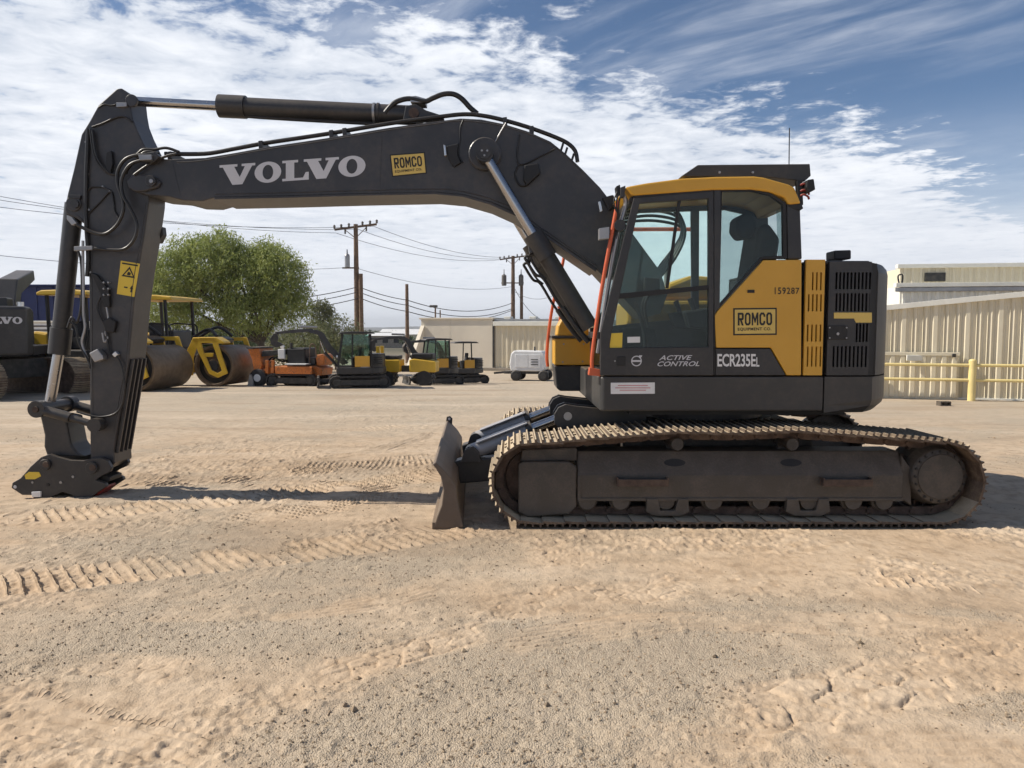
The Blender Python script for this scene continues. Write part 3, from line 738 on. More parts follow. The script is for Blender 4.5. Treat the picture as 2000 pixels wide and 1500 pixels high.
# ---------------------------------------------------------------- upper structure
ZS0, ZS1, ZB = zpx(803, NS), zpx(736, NS), zpx(509, NS)
RT = 1.77
def plan(x0, x1, y0=NS, y1=FS_, r=RT, n=28, chamf=.0):
    """outline of the house between two X stations; the tail is an arc about the slew centre"""
    pts = []
    xa = CX+math.sqrt(r*r-(CY-y0)**2)
    if x1 >= xa:
        a0 = math.atan2(y0-CY, xa-CX); a1 = math.atan2(y1-CY, CX+math.sqrt(r*r-(y1-CY)**2)-CX)
        arc = [(CX+r*math.cos(a0+(a1-a0)*i/n), CY+r*math.sin(a0+(a1-a0)*i/n)) for i in range(n+1)]
    else: arc = [(x1, y0), (x1, y1)]
    return [(x0, y0)]+arc+[(x0, y1)]
XS0 = xpx(1172, 770, NS); XCUT = xpx(1609, 770, NS)
pl = plan(XS0, XCUT-.004); pl = [(XS0+.02, NS), *pl[1:-1], (XS0+.02, FS_)]
sk = MB().prism_z([(XS0, NS+.03), (XS0+.03, NS), (XCUT-.004, NS), (XCUT-.004, FS_), (XS0+.03, FS_), (XS0, FS_-.03)], ZS0, ZS1).build('side_skirt', 'skirt', ex, .014)
MB().prism_z([(XS0+.3, NS+.25), (XCUT+.3, NS+.25), (XCUT+.3, FS_-.25), (XS0+.3, FS_-.25)], ZS0-.06, ZS0+.02).build('belly_plate', 'black', ex)
cwp = plan(XCUT+.004, 9)
# counterweight with a tapered lower edge
def counterweight():
    n = len(cwp); mb = MB()
    rings = [(ZS0-.015, .955), (ZS0+.05, .992), (ZS0+.10, 1.0), (ZS1+.0, 1.0)]
    vs = []
    for z, k in rings:
        for x, y in cwp:
            if k < 1: 
                kx = CX+(x-CX)*(k if x > XCUT+.3 else 1); ky = CY+(y-CY)*k if x > XCUT+.3 else y
                vs.append((kx, ky, z))
            else: vs.append((x, y, z))
    fs = [tuple(range(n-1, -1, -1)), tuple(range((len(rings)-1)*n, len(rings)*n))]
    for k in range(len(rings)-1): fs += [(k*n+i, k*n+(i+1) % n, (k+1)*n+(i+1) % n, (k+1)*n+i) for i in range(n)]
    mb.add(vs, fs); return mb.build('counterweight', 'skirt', ex)
cw = counterweight()
for po in cw.data.polygons: po.use_smooth = False
zt = ZS1+.012
# rear shell above it (from the black gap round the tail)
XG0, XG1 = CX+math.sqrt(RT**2-(CY-NS)**2)-.02, 0
def shell():
    a0 = math.atan2(NS+.065-CY, 1.0); pts = []
    aa = math.asin((NS+.045-CY)/RT); bb = math.asin((FS_-.045-CY)/RT)
    for i in range(33): t = aa+(bb-aa)*i/32; pts.append((CX+RT*math.cos(t), CY+RT*math.sin(t)))
    for i in range(33): t = bb+(aa-bb)*i/32; pts.append((CX+(RT-.30)*math.cos(t), CY+(RT-.30)*math.sin(t)))
    n = len(pts); vs = []
    zs = [(zt, 0), (ZB-.10, 0), (ZB-.05, .012), (ZB-.015, .04), (ZB+.0, .09)]
    for z, k in zs:
        for i, (x, y) in enumerate(pts):
            if i < 33: vs.append((x-(x-CX)*k/RT, y-(y-CY)*k/RT, z))
            else: vs.append((x, y, z))
    fs = [tuple(range(n-1, -1, -1))]+[(4*n+i, 4*n+i+1, 4*n+n-2-i, 4*n+n-1-i) for i in range(32)]
    for k in range(4): fs += [(k*n+i, k*n+(i+1) % n, (k+1)*n+(i+1) % n, (k+1)*n+i) for i in range(n)]
    return MB().add(vs, fs).build('rear_shell', 'skirt', ex)
shell()
# engine house core (dark, recessed behind the panels)
MB().prism_z([(2.60, NS+.07), (3.10, NS+.07), (3.36, 7.3), (3.40, CY), (3.36, 8.6), (3.10, FS_-.04), (2.60, FS_-.04)], zt, ZB-.03).build('engine_house', 'black', ex, .01)
MB().box(1.62, 2.595, 7.64, FS_-.05, zt, zt+.42).build('pump_cover', 'dark', ex, .02)
MB().box(1.80, 2.595, NS+.055, NS+.09, zt, zt+.40).build('panel_backing', 'black', ex)
MB().prism_z([(2.60, NS+.03), (3.15, NS+.03), (3.37, 7.25), (3.45, CY), (3.37, 8.65), (3.15, FS_-.03), (2.60, FS_-.03)], ZB-.028, ZB+.002).build('hood_top', 'dark', ex, .012)
# side panels
YP = NS
part('side_door', [(1491, 508), (1566, 507), (1565, 733), (1537, 733), (1506, 679), (1399, 679), (1397, 640), (1396, 616), (1402, 607)], YP, YP+.05, 'yellow', ex, .007)
part('lower_panel', [(1398, 681.5), (1504.5, 681.5), (1534, 733), (1398, 733)], YP+.002, YP+.05, 'dark', ex, .004)
def slots_px(rows, w):
    out = []
    for xs, y0, y1 in rows:
        for x in xs:
            a = wp(x-w, y1, YP); b = wp(x+w, y0, YP); out.append((a.x, b.x, a.z, b.z))
    return out
a = wp(1569, 733, YP); b = wp(1612, 507, YP)
slotted('vent_strip', a.x, b.x, a.z, b.z, slots_px([((1587.5, 1595.5, 1603.5), 532, 567), ((1579.5, 1587.5, 1595.5, 1603.5), 575, 608), ((1577.5, 1585.8, 1594, 1602.5), 634, 667), ((1577.5, 1585.8, 1594, 1602.5), 677, 716)], 2.0), YP, YP+.03, 'yellow', ex)
MB().box(a.x, b.x, YP+.045, YP+.06, a.z, b.z).build('vent_backing', 'black', ex)
a = wp(1614, 733, YP); b = wp(1703, 511, YP)
rows = []
nsl = 10
def srow(x0, x1, y0, y1, n):
    st = (x1-x0)/n; return ([x0+st*(i+.5) for i in range(n)], y0, y1)
gp_ = slotted('grille_panel', a.x, b.x, a.z, b.z, slots_px([srow(1630, 1703, 532, 565, nsl), srow(1630, 1703, 573, 608, nsl), srow(1670, 1703, 632, 668, 5), srow(1624, 1703, 676, 717, nsl)], 2.5), YP, YP+.035, 'dark', ex)
MB().box(a.x, b.x, YP+.05, YP+.065, a.z, b.z).build('grille_backing', 'black', ex)
part('grille_band', [(1629, 610.5), (1703, 610.5), (1703, 630), (1672, 630), (1668, 622), (1629, 622)], YP-.006, YP+.01, 'decal_pale', gp_, .001)
part('latch_plate', [(1617, 636), (1656, 636), (1656, 663), (1617, 663)], YP-.012, YP+.01, 'black', gp_, .004)
for q in ((1620, 640), (1653, 640), (1620, 660), (1653, 660), (1636, 652)):
    c = wp(*q, YP-.012); MB().cyl(c, c+Vector((0, -.008, 0)), .007 if q[0] != 1636 else .013, n=10).build('bolt', 'steel', gp_)
MB().prism_z([(b.x+.004, YP+.03), (b.x+.07, YP+.05), (b.x+.10, YP+.12), (b.x+.004, YP+.12)], zt, ZB-.02).build('corner_gap_strip', 'black', ex)
# exhaust stub, hood items
part('exhaust_outlet', [(1630, 489), (1663, 488), (1663, 506), (1630, 507)], 7.05, 7.25, 'black', ex, .012)
# small fixtures on the panels
part('door_lock', [(1460, 566), (1474, 566), (1474, 572), (1460, 572)], YP-.006, YP+.01, 'ink', ex, .001)
def sign_romco(corners, Y, parent, border, field, name='dealer_sign'):
    TL, TR, BR, BL = [wp(*c, Y) for c in corners]
    def q(u, v): return (TL*(1-u)+TR*u)*v+(BL*(1-u)+BR*u)*(1-v)
    mb = MB(); fr = [q(0, 1), q(1, 1), q(1, 0), q(0, 0)]
    mb.add([v+Vector((0, -.0025, 0)) for v in fr]+[v+Vector((0, .004, 0)) for v in fr], [(0,1,2,3),(7,6,5,4),(0,4,5,1),(1,5,6,2),(2,6,7,3),(3,7,4,0)])
    s = mb.build(name, border, parent)
    e, f = .035, .055; sub = ex if parent is ex else parent
    mb = MB(); fr = [q(e, 1-f), q(1-e, 1-f), q(1-e, f), q(e, f)]; mb.add([v+Vector((0, -.0045, 0)) for v in fr]+[v+Vector((0, -.002, 0)) for v in fr], [(0,1,2,3),(7,6,5,4),(0,4,5,1),(1,5,6,2),(2,6,7,3),(3,7,4,0)])
    tgt = s if parent is ex else parent
    mb.build('sign_face', field, tgt)
    lettering('lettering', poly_romco(), [q(.10, .83), q(.89, .83), q(.89, .36), q(.10, .36)], 'ink', tgt, (0, -.0065, 0))
    lettering('lettering', text_mesh('EQUIPMENT CO.', offset=.020, spacing=1.08), [q(.10, .28), q(.87, .28), q(.87, .15), q(.10, .15)], 'ink', tgt, (0, -.0065, 0))
sign_romco([(1432, 602), (1517, 601), (1517, 654), (1432, 655)], YP, ex, 'ink', 'decal_pale')
lettering('unit_number', text_mesh('159287', offset=.012, spacing=1.15), [wp(*c, YP) for c in ((1513, 561), (1561, 562), (1561, 574), (1513, 575))], 'ink', ex)
lettering('model_lettering', text_mesh('ECR235E', offset=.022, spacing=.95), [wp(*c, YP) for c in ((1401, 691), (1476, 691), (1476, 716), (1401, 716))], 'whitepaint', ex, (0, -.003, 0))
lettering('model_lettering', text_mesh('L', offset=.02), [wp(*c, YP) for c in ((1477, 698), (1483, 698), (1483, 716), (1477, 716))], 'whitepaint', ex, (0, -.003, 0))
part('warning_plate', [(1193, 747.5), (1279, 747), (1279, 769), (1193, 769.5)], YP-.004, YP+.002, 'whitepaint', sk, .0008)
for k, (u0, u1) in enumerate(((.16, .84), (.10, .90), (.2, .8))):
    y = 752+k*4.6; x0, x1 = 1193+86*u0, 1193+86*u1
    lettering('print_line', ([(0, 0), (1, 0), (1, 1), (0, 1)], [(0, 1, 2, 3)]), [wp(*c, YP-.004) for c in ((x0, y), (x1, y), (x1, y+1.8), (x0, y+1.8))], 'pinkprint', sk, (0, -.0015, 0))
# ---------------------------------------------------------------- cab
CN, CF = NS, 7.58; T_ = .055
def prow(pts, Y=CN): return PX(pts, Y)
cabf = MB()
floor_z = ZS1+.012
XA = xpx(1173, 700, CN); XR = xpx(1566, 700, CN)
cab = MB().box(XA+.03, XR-.02, CN+.03, CF, floor_z, floor_z+.06).build('cab', 'dark', ex, .01)
do = [(1238, 386), (1394, 372), (1394, 733.5), (1172.5, 733.5), (1173, 650)]; di = [(1249.5, 397), (1384, 388), (1384, 678), (1190, 679.5), (1195.5, 645)]
door = MB().ring_y(prow(do), prow(di), CN, CN+T_).build('door_frame', 'dark', cab, .006)
def pane(name, pts, Y, mat, parent, th=.006): return MB().prism_y(PX(pts, Y), Y, Y+th).build(name, mat, parent)
pane('upper_pane', [(1250, 397.5), (1383.5, 388.5), (1383.5, 557), (1205, 574)], CN+.022, 'glass', cab)
pane('lower_pane', [(1201, 584), (1383.5, 565), (1383.5, 677.5), (1190.5, 679)], CN+.022, 'glass_dark', cab)
part('door_crossbar', [(1204, 573.5), (1384, 556.5), (1384, 565.5), (1201, 584.5)], CN+.008, CN+.045, 'black', cab, .003)
part('sliding_pane_edge', [(1324, 393), (1330, 392.5), (1306, 563), (1300, 563.5)], CN+.014, CN+.034, 'black', cab, .002)
part('centre_pillar', [(1395, 371), (1408, 370.5), (1406, 600), (1397, 612), (1397, 733), (1395.2, 733)], CN+.004, CN+.08, 'dark', cab, .006)
wo = [(1409, 370), (1470, 368.5), (1507, 377), (1536, 396), (1538, 505), (1490, 506), (1404, 603)]; wi = [(1411, 374), (1469, 373), (1504, 381), (1529, 399), (1530, 499), (1487, 501), (1406, 594)]
MB().ring_y(prow(wo), prow(wi), CN+.006, CN+.05).build('quarter_window_seal', 'black', cab, .003)
pane('quarter_pane', wi, CN+.02, 'glass_dark', cab)
part('rear_pillar', [(1537, 398), (1563, 397), (1567, 506), (1539, 506)], CN+.002, CN+.09, 'dark', cab, .012)
# far side of the cab
fo = PX([(1238, 386), (1394, 372), (1394, 733.5), (1172.5, 733.5), (1173, 650)], CN)
def farbar(name, pts, mat='dark', y0=CF-.05, y1=CF): return MB().prism_y(PX(pts, CN), y0, y1).build(name, mat, cab, .006)
farbar('far_front_pillar', [(1238, 386), (1250, 386), (1190, 690), (1172, 690)])
farbar('far_centre_pillar', [(1394, 372), (1412, 372), (1410, 690), (1396, 690)])
farbar('far_rear_pillar', [(1532, 386), (1563, 397), (1567, 600), (1536, 600)])
farbar('far_side_wall', [(1172, 640), (1566, 600), (1566, 734), (1172, 734)])
farbar('far_roof_rail', [(1238, 376), (1470, 368), (1540, 386), (1540, 396), (1470, 380), (1240, 388)])
MB().prism_y(PX([(1250, 388), (1394, 378), (1394, 620), (1196, 640)], CN), CF-.03, CF-.024).build('far_pane', 'glass', cab)
MB().prism_y(PX([(1412, 374), (1534, 388), (1536, 600), (1410, 618)], CN), CF-.03, CF-.024).build('far_pane', 'glass', cab)
# front frame: two bars across and the screen
fa, fb = wp(1239, 388, CN), wp(1173, 655, CN)
fsc = MB(); n0 = Vector((fa.x, CN+.05, fa.z)); n1 = Vector((fb.x, CN+.05, fb.z)); m0 = Vector((fa.x, CF-.05, fa.z)); m1 = Vector((fb.x, CF-.05, fb.z)); o_ = Vector((.006, 0, .002))
fsc.add([n0, m0, m1, n1, n0+o_, m0+o_, m1+o_, n1+o_], [(0,1,2,3),(7,6,5,4),(0,4,5,1),(1,5,6,2),(2,6,7,3),(3,7,4,0)]); fsc.build('windscreen', 'glass', cab)
MB().bar(n0, m0, .05, .05).build('front_header', 'dark', cab, .006); MB().bar(n1, m1, .05, .06).build('front_crossbar', 'dark', cab, .006)
fx = wp(1174, 700, CN).x
MB().box(fx, fx+.03, CN+.05, CF-.05, floor_z+.06, fb.z).build('front_kick_panel', 'glass_dark', cab)
MB().box(XR-.06, XR-.015, CN+.09, CF-.03, floor_z+.06, wp(1566, 560, CN).z).build('rear_wall', 'dark', cab, .01)
MB().prism_y(PX([(1540, 400), (1562, 400), (1566, 560), (1545, 560)], CN), CN+.30, CN+.306).build('rear_pane', 'glass_dark', cab)
# roof
rf = [(1222, 365), (1262, 357.5), (1330, 348.5), (1400, 345), (1474, 344), (1493, 346.5), (1541, 360), (1552, 366), (1565, 397), (1541, 399.5), (1533, 386), (1503, 374.5), (1467, 369.5), (1394, 370.5), (1236, 382)]
roof = MB().prism_y(PX(rf, CN-.015), CN-.015, CF+.02).build('cab_roof', 'yellow', cab, .016, 3)
part('rain_strip', [(1236, 382.5), (1394, 371), (1394, 374), (1238, 386)], CN-.004, CN+.03, 'black', cab, .001)
part('rear_roof_trim', [(1540, 399.5), (1566, 397.5), (1569, 407), (1562, 412), (1540, 403)], CN-.005, CN+.12, 'black', cab, .003)
MB().prism_y(PX([(1330, 344.5), (1363, 322), (1582, 320), (1584, 343), (1572, 354), (1500, 346)], 6.95), 6.95, 7.50).build('roof_guard', 'skirt', ex, .006)
for x in (1405, 1470):
    c = wp(x, 337, 6.95); MB().cyl(c, c+Vector((0, -.012, 0)), .011, n=10).build('bolt', 'steel', ex)
MB().tube([wp(1541, 322, 7.3), wp(1541.5, 285, 7.3), wp(1542, 250, 7.3)], .005, 6).build('antenna', 'black', ex)
# rear work lamp and beacon bracket
part('lamp_bracket', [(1557, 352), (1567, 352), (1569, 400), (1560, 400)], 6.92, 6.98, 'black', ex, .002)
wl = part('work_lamp', [(1577, 351), (1590, 349), (1593, 370), (1580, 377), (1575, 366)], 6.86, 7.0, 'black', ex, .008)
for yy in (362, 374, 383): MB().tube([wp(1562, yy, 6.93), wp(1570, yy-3, 6.91), wp(1578, yy+1, 6.92), wp(1580, yy+6, 6.93)], .010, 8).build('warning_cable', 'red', ex)
# lower cab marks
for nm, q, mt in (('warning_sticker', [(1191.5, 651), (1216, 650), (1215, 679), (1191, 680)], 'decal_yellow'), ('notice_sticker', [(1225.5, 658), (1250, 657.5), (1250, 669), (1225.5, 669.5)], 'whitepaint')):
    part(nm, q, CN+.014, CN+.0205, mt, cab, .0005)
lettering('lettering', text_mesh('ACTIVE', shear=.35, offset=.014), [wp(*c, CN) for c in ((1287, 694), (1352, 693.5), (1352, 703), (1287, 703.5))], 'letter', cab)
lettering('lettering', text_mesh('CONTROL', shear=.35, offset=.014), [wp(*c, CN) for c in ((1284, 706), (1366, 705.5), (1366, 715), (1284, 715.5))], 'letter', cab)
def iron_mark():
    c = wp(1243, 705, CN); mb = MB(); n = 32; r0, r1 = .038, .047; y = CN-.003
    vs = [(c.x+r*math.cos(2*math.pi*i/n), y, c.z+r*math.sin(2*math.pi*i/n)) for r in (r0, r1) for i in range(n)]
    mb.add(vs, [(i, (i+1) % n, n+(i+1) % n, n+i) for i in range(n)])
    mb.add([(c.x-.038, y, c.z-.008), (c.x+.038, y, c.z-.008), (c.x+.038, y, c.z+.008), (c.x-.038, y, c.z+.008)], [(0, 1, 2, 3)])
    mb.add([(c.x+.022, y-.001, c.z+.030), (c.x+.030, y-.001, c.z+.022), (c.x+.047, y-.001, c.z+.038), (c.x+.050, y-.001, c.z+.05), (c.x+.022, y-.001, c.z+.05), (c.x+.022, y-.001, c.z+.04)], [(0, 1, 2, 3, 4, 5)])
    mb.build('emblem', 'letter', cab)
iron_mark()
part('door_handle', [(1205, 697), (1222, 696), (1222, 714), (1205, 715)], CN-.010, CN+.01, 'black', cab, .004)
c = wp(1201, 705, CN); MB().cyl(c, c+Vector((0, -.006, 0)), .007, n=12).build('lock', 'steel', cab)
# interior
ym = (CN+CF)/2
st = MB().prism_y(PX([(1392, 622), (1480, 626), (1492, 604), (1410, 598), (1388, 606)], 7.1), ym-.24, ym+.24).build('seat_cushion', 'seat', cab, .03, 3)
MB().prism_y(PX([(1440, 606), (1492, 606), (1510, 470), (1488, 440), (1470, 446), (1455, 540)], 7.1), ym-.24, ym+.24).build('backrest', 'seat', cab, .04, 3)
MB().prism_y(PX([(1434, 428), (1448, 418), (1466, 420), (1474, 440), (1466, 465), (1444, 468), (1432, 452)], 7.1), ym-.13, ym+.13).build('headrest', 'seat', cab, .03, 3)
MB().prism_y(PX([(1400, 690), (1470, 690), (1460, 626), (1405, 622)], 7.1), ym-.2, ym+.2).build('seat_base', 'black', cab, .02)
for s in (-1, 1):
    MB().prism_y(PX([(1320, 610), (1420, 596), (1430, 612), (1420, 650), (1330, 640)], 7.1), ym+s*.30-.06, ym+s*.30+.06).build('console', 'black', cab, .02)
    MB().cyl(wp(1345, 612, 7.1)+Vector((0, s*.30+ym-7.1, 0)), wp(1335, 585, 7.1)+Vector((0, s*.30+ym-7.1, 0)), .018, .028, 12).build('joystick', 'black', cab)
    MB().tube([wp(1265, 640, 7.1)+Vector((0, s*.07+ym-7.1, 0)), wp(1258, 600, 7.1)+Vector((0, s*.07+ym-7.1, 0)), wp(1266, 575, 7.1)+Vector((0, s*.07+ym-7.1, 0))], .014, 8).build('travel_lever', 'black', cab)
MB().prism_y(PX([(1225, 640), (1290, 640), (1300, 690), (1215, 690)], 7.1), CF-.20, CF-.06).build('front_console', 'seat', cab, .02)
MB().prism_y(PX([(1268, 538), (1300, 540), (1300, 575), (1268, 572)], 7.1), CF-.22, CF-.17).build('monitor', 'black', cab, .01)
MB().tube([wp(1262, 700, 7.1), wp(1256, 640, 7.1), wp(1240, 590, 7.1)], .018, 8).build('steering_post', 'black', cab)
# orange grab rail and guard bracket ahead of the front pillar
oy = CN+.06
rail = MB().tube([wp(1207, 392, oy), wp(1198, 440, oy), wp(1176, 560, oy), wp(1161, 660, oy), wp(1156, 705, oy), wp(1158, 726, oy)], .018, 10).build('grab_rail', 'orange', ex)
part('rail_bracket', [(1170, 446), (1190, 443), (1190, 466), (1170, 468)], oy-.03, oy+.05, 'steel', rail, .004)
MB().tube([wp(1216, 378, oy), wp(1222, 400, oy+.02), wp(1206, 460, oy+.02), wp(1186, 570, oy+.03), wp(1168, 690, oy+.03)], .020, 8).build('front_guard_tube', 'steel', ex)
part('front_guard_foot', [(1152, 718), (1173, 722), (1173, 735), (1150, 733)], CN+.03, CN+.14, 'orange', rail, .004)
MB().lathe(wp(1211, 440, CN+.03), (0, 1, 0), [(0, .03), (0, .05), (.04, .055), (.05, .04)], 18).build('mirror_pivot', 'dark', ex)
part('front_lamp', [(1203, 364), (1211, 360), (1214, 378), (1206, 384)], CN+.05, CN+.15, 'black', ex, .006)
part('front_lamp', [(1212, 366), (1222, 362), (1220, 385), (1212, 386)], CN+.02, CN+.08, 'dark', ex, .006)
for i in range(3):
    MB().tube([wp(1207+4*i, 372+3*i, oy), wp(1199+5*i, 395, oy-.02), wp(1207, 430+8*i, oy), wp(1196+2*i, 460+20*i, oy+.02)], .007, 6).build('lamp_cable', 'hose', ex)
# ---------------------------------------------------------------- far side of the house: tool box, rail
fy = 8.66
fxa = wp(1083, 690, fy); fxb = wp(1146, 690, fy)
tb = MB().prism_y(PX([(1083, 661), (1240, 661), (1240, 713), (1083, 713)], fy), fy, FS_).build('tool_box', 'yellow', ex, .012)
MB().prism_y(PX([(1083, 715), (1240, 715), (1240, 764), (1094, 764), (1087, 758)], fy), fy+.004, FS_).build('tool_box_base', 'dark', ex, .012)
MB().prism_y(PX([(1078, 656), (1240, 656), (1240, 661), (1078, 661)], fy), fy-.01, FS_+.01).build('tool_box_lid', 'skirt', tb, .003)
MB().prism_y(PX([(1087, 656), (1090, 636), (1098, 622), (1110, 615), (1130, 620), (1150, 640), (1150, 656)], fy+.05), fy+.05, FS_-.06).build('filler_hood', 'yellow', ex, .02, 3)
for q in ((1101, 672), (1140, 672), (1099, 707), (1138, 706)):
    c = wp(*q, fy); MB().cyl(c, c+Vector((0, -.008, 0)), .010, n=8).build('bolt', 'steel', tb)
ry = FS_-.06
MB().tube([wp(1105, 480, ry), wp(1098, 520, ry), wp(1084, 575, ry), wp(1074, 630, ry), wp(1068, 690, ry), wp(1070, 716, ry)], .019, 10).build('far_grab_rail', 'orange', ex)
MB().tube([wp(1105, 480, ry), wp(1130, 452, ry), wp(1250, 448, ry), wp(1358, 448, ry)], .024, 10, 4).build('far_grab_rail', 'orange', ex)
MB().tube([wp(1358, 400, ry), wp(1357, 450, ry), wp(1355, 600, ry)], .022, 10, 4).build('far_grab_rail', 'orange', ex)
MB().tube([wp(1090, 598, ry-.05), wp(1094, 610, ry-.05), wp(1092, 640, ry-.05)], .014, 8).build('far_grab_rail', 'orange', ex)
part('work_lamp', [(1352, 396), (1366, 396), (1366, 405), (1352, 405)], ry-.06, ry+.03, 'black', ex, .006)
# valve and hydraulic hoses beside the cab, seen through the glass
MB().box(1.25, 2.25, 8.24, FS_-.02, zt, zt+.72).build('tank_cover', 'yellow', ex, .04)
MB().prism_y([(1.62, zt+.725), (2.25, zt+.725), (2.25, zt+.98), (1.95, zt+1.0), (1.70, zt+.90)], 8.34, FS_-.10).build('filter_cover', 'yellow', ex, .04)
for k, x in enumerate((1.72, 2.02)): MB().cyl((x, 8.5, zt+.7), (x, 8.5, zt+1.14-.1*k), .03, n=10).build('breather', 'steel', ex)
for i in range(5):
    y = 7.70+.10*i; k = i*13
    MB().tube([wp(1226-k*.3, 408+k*.5, y), wp(1262+k*.3, 392+k*.75, y), wp(1312+k*.35, 402+k*.8, y), wp(1338-k*.25, 450+k*.4, y), wp(1318-k*.5, 505+k*.2, y), wp(1272-k*.2, 560, y)], .016, 8).build('boom_hose', 'hose', ex)
# ---------------------------------------------------------------- boom
bo = [(249, 350), (262, 334), (285, 326), (318, 310), (330, 311), (400, 308), (460, 298), (520, 287), (640, 269), (760, 249), (850, 237), (900, 231), (940, 233), (985, 242), (1030, 256), (1075, 276), (1105, 300), (1140, 333), (1172, 366), (1195, 396), (1235, 455), (1290, 530), (1304, 575), (1290, 612), (1255, 622), (1225, 590), (1165, 526), (1110, 488), (1060, 454), (1010, 418), (960, 396), (905, 381), (850, 376), (700, 379), (560, 383), (420, 386), (395, 393), (360, 392), (330, 384), (290, 381), (262, 374), (250, 364)]
boom = MB().prism_y(PX(bo, BN), BN, BF).build('boom', 'boomgrey', ex, .008)
# flange along the underside, wider than the box
MB().prism_y(PX([(420, 386.5), (560, 383.5), (700, 379.5), (850, 376.5), (905, 381.5), (960, 396.5), (1010, 418.5), (1060, 454.5), (1165, 526.5), (1163, 531), (1058, 459), (1008, 423), (958, 400.5), (904, 385), (850, 380), (700, 383), (560, 387), (420, 390)], BN), BN-.02, BF+.02).build('bottom_flange', 'boomgrey', boom, .002)
def boss(name, px, Y, r, th, mat, parent, n=28): c = wp(*px, Y); return MB().lathe(c+Vector((0, .01, 0)), (0, -1, 0), [(0, r), (.01+th*.8, r), (.01+th, r*.93), (.01+th, .01)], n).build(name, mat, parent)
ns = part('nose_plate', [(247, 352), (262, 338), (300, 345), (314, 356), (308, 366), (280, 374), (262, 374), (250, 366)], BN-.035, BN+.01, 'boomgrey', boom, .014, 3)
boss('pin_boss', (296, 354), BN-.035, .052, .03, 'dark', boom); boss('pin_cap', (296, 354), BN-.065, .020, .014, 'steel', boom)
boss('cylinder_boss', (947, 302), BN, .16, .05, 'boomgrey', boom, 36)
lettering('lettering', poly_word(VOLVO), [wp(*c, BN) for c in ((429, 323), (714, 303), (714, 343), (429, 363))], 'letter', boom, (0, -.003, 0))
sign_romco([(761, 302), (830, 297), (834, 339), (766, 346)], BN, boom, 'ink', 'decal_pale', 'dealer_sign')
# weld line and small fittings
for q in ((746, 252, 741, 382), (337, 312, 352, 388)):
    MB().bar(wp(q[0], q[1]+6, BN-.001), wp(q[2], q[3]-6, BN-.001), .004, .006).build('weld_seam', 'boomgrey', boom)
for dy_, pts_ in ((5, [(345, 312), (400, 308), (520, 287), (640, 269), (760, 249), (850, 237), (900, 231), (985, 242), (1075, 276), (1140, 333)]), (-7, [(420, 386), (560, 383), (700, 379), (850, 376), (905, 381), (960, 396), (1010, 418), (1060, 454), (1165, 526)])):
    hose('weld_seam', [(a_, b_+dy_) for a_, b_ in pts_], BN, .006, boom, 'boomgrey', 5)
hose('lube_line', [(905, 234), (899, 250), (898, 275), (895, 300), (904, 318)], BN-.012, .008, boom)
hose('lube_line', [(988, 240), (972, 268), (960, 290)], BN-.012, .007, boom, 'steel')
hose('lube_line', [(1014, 262), (1013, 320), (1060, 303), (1084, 290)], BN-.012, .008, boom)
hose('lamp_cable', [(1014, 320), (1006, 340), (1014, 360), (1028, 362), (1036, 350)], BN-.015, .009, boom)
part('boom_lamp', [(866, 282), (870, 284), (872, 303), (868, 304)], BN-.05, BN, 'lamp', boom, .003)
part('lamp_bracket', [(872, 285), (895, 280), (893, 300), (900, 318), (886, 326), (876, 310)], BN-.035, BN, 'black', boom, .006)
part('boom_lamp', [(1024, 322), (1052, 318), (1056, 338), (1040, 352), (1030, 362), (1022, 350)], BN-.07, BN, 'black', boom, .012)
part('boom_lamp', [(1168, 394), (1173, 393), (1177, 412), (1172, 414)], BN-.06, BN, 'lamp', boom, .003)
part('pressure_plate', [(1176, 386), (1198, 380), (1206, 398), (1190, 412)], BN-.04, BN, 'black', boom, .01)
# steel pipes and hoses along the top
for k, (dy, yy) in enumerate(((-8, BN+.06), (-7, BN+.14), (-8, BF-.14), (-7, BF-.06))):
    top = [(322, 300), (400, 300), (460, 290), (520, 279), (640, 261), (760, 241), (850, 229), (905, 223), (945, 226), (990, 236), (1040, 251), (1090, 270), (1112, 282), (1124, 296), (1128, 316)]
    hose('boom_pipe', [(a, b+(dy+8)*.6) for a, b in top], yy, .020, boom, 'hose')
for x, y in ((508, 281), (646, 260), (672, 256), (986, 235), (1038, 252), (330, 302)):
    part('pipe_clamp', [(x-4, y-6), (x+4, y-7), (x+5, y+8), (x-3, y+9)], BN+.02, BF-.02, 'dark', boom, .004)
for x, y in ((1100, 280), (1108, 288), (1121, 300)):
    MB().tube([wp(x, y, BN+.05), wp(x-5, y+16, BN+.05)], .012, 6, 1).build('pipe_stay', 'dark', boom)
for k, yy in enumerate((7.80, 7.96)):
    hose('cylinder_hose', [(752, 221), (768, 203), (785, 195), (803, 193), (830, 198), (845, 192), (866, 184), (886, 184), (902, 193), (918, 210), (932, 222)], yy, .027, boom)
part('hose_fitting', [(800, 188), (812, 187), (830, 192), (830, 200), (802, 200)], 7.78, 7.99, 'steel', boom, .004)
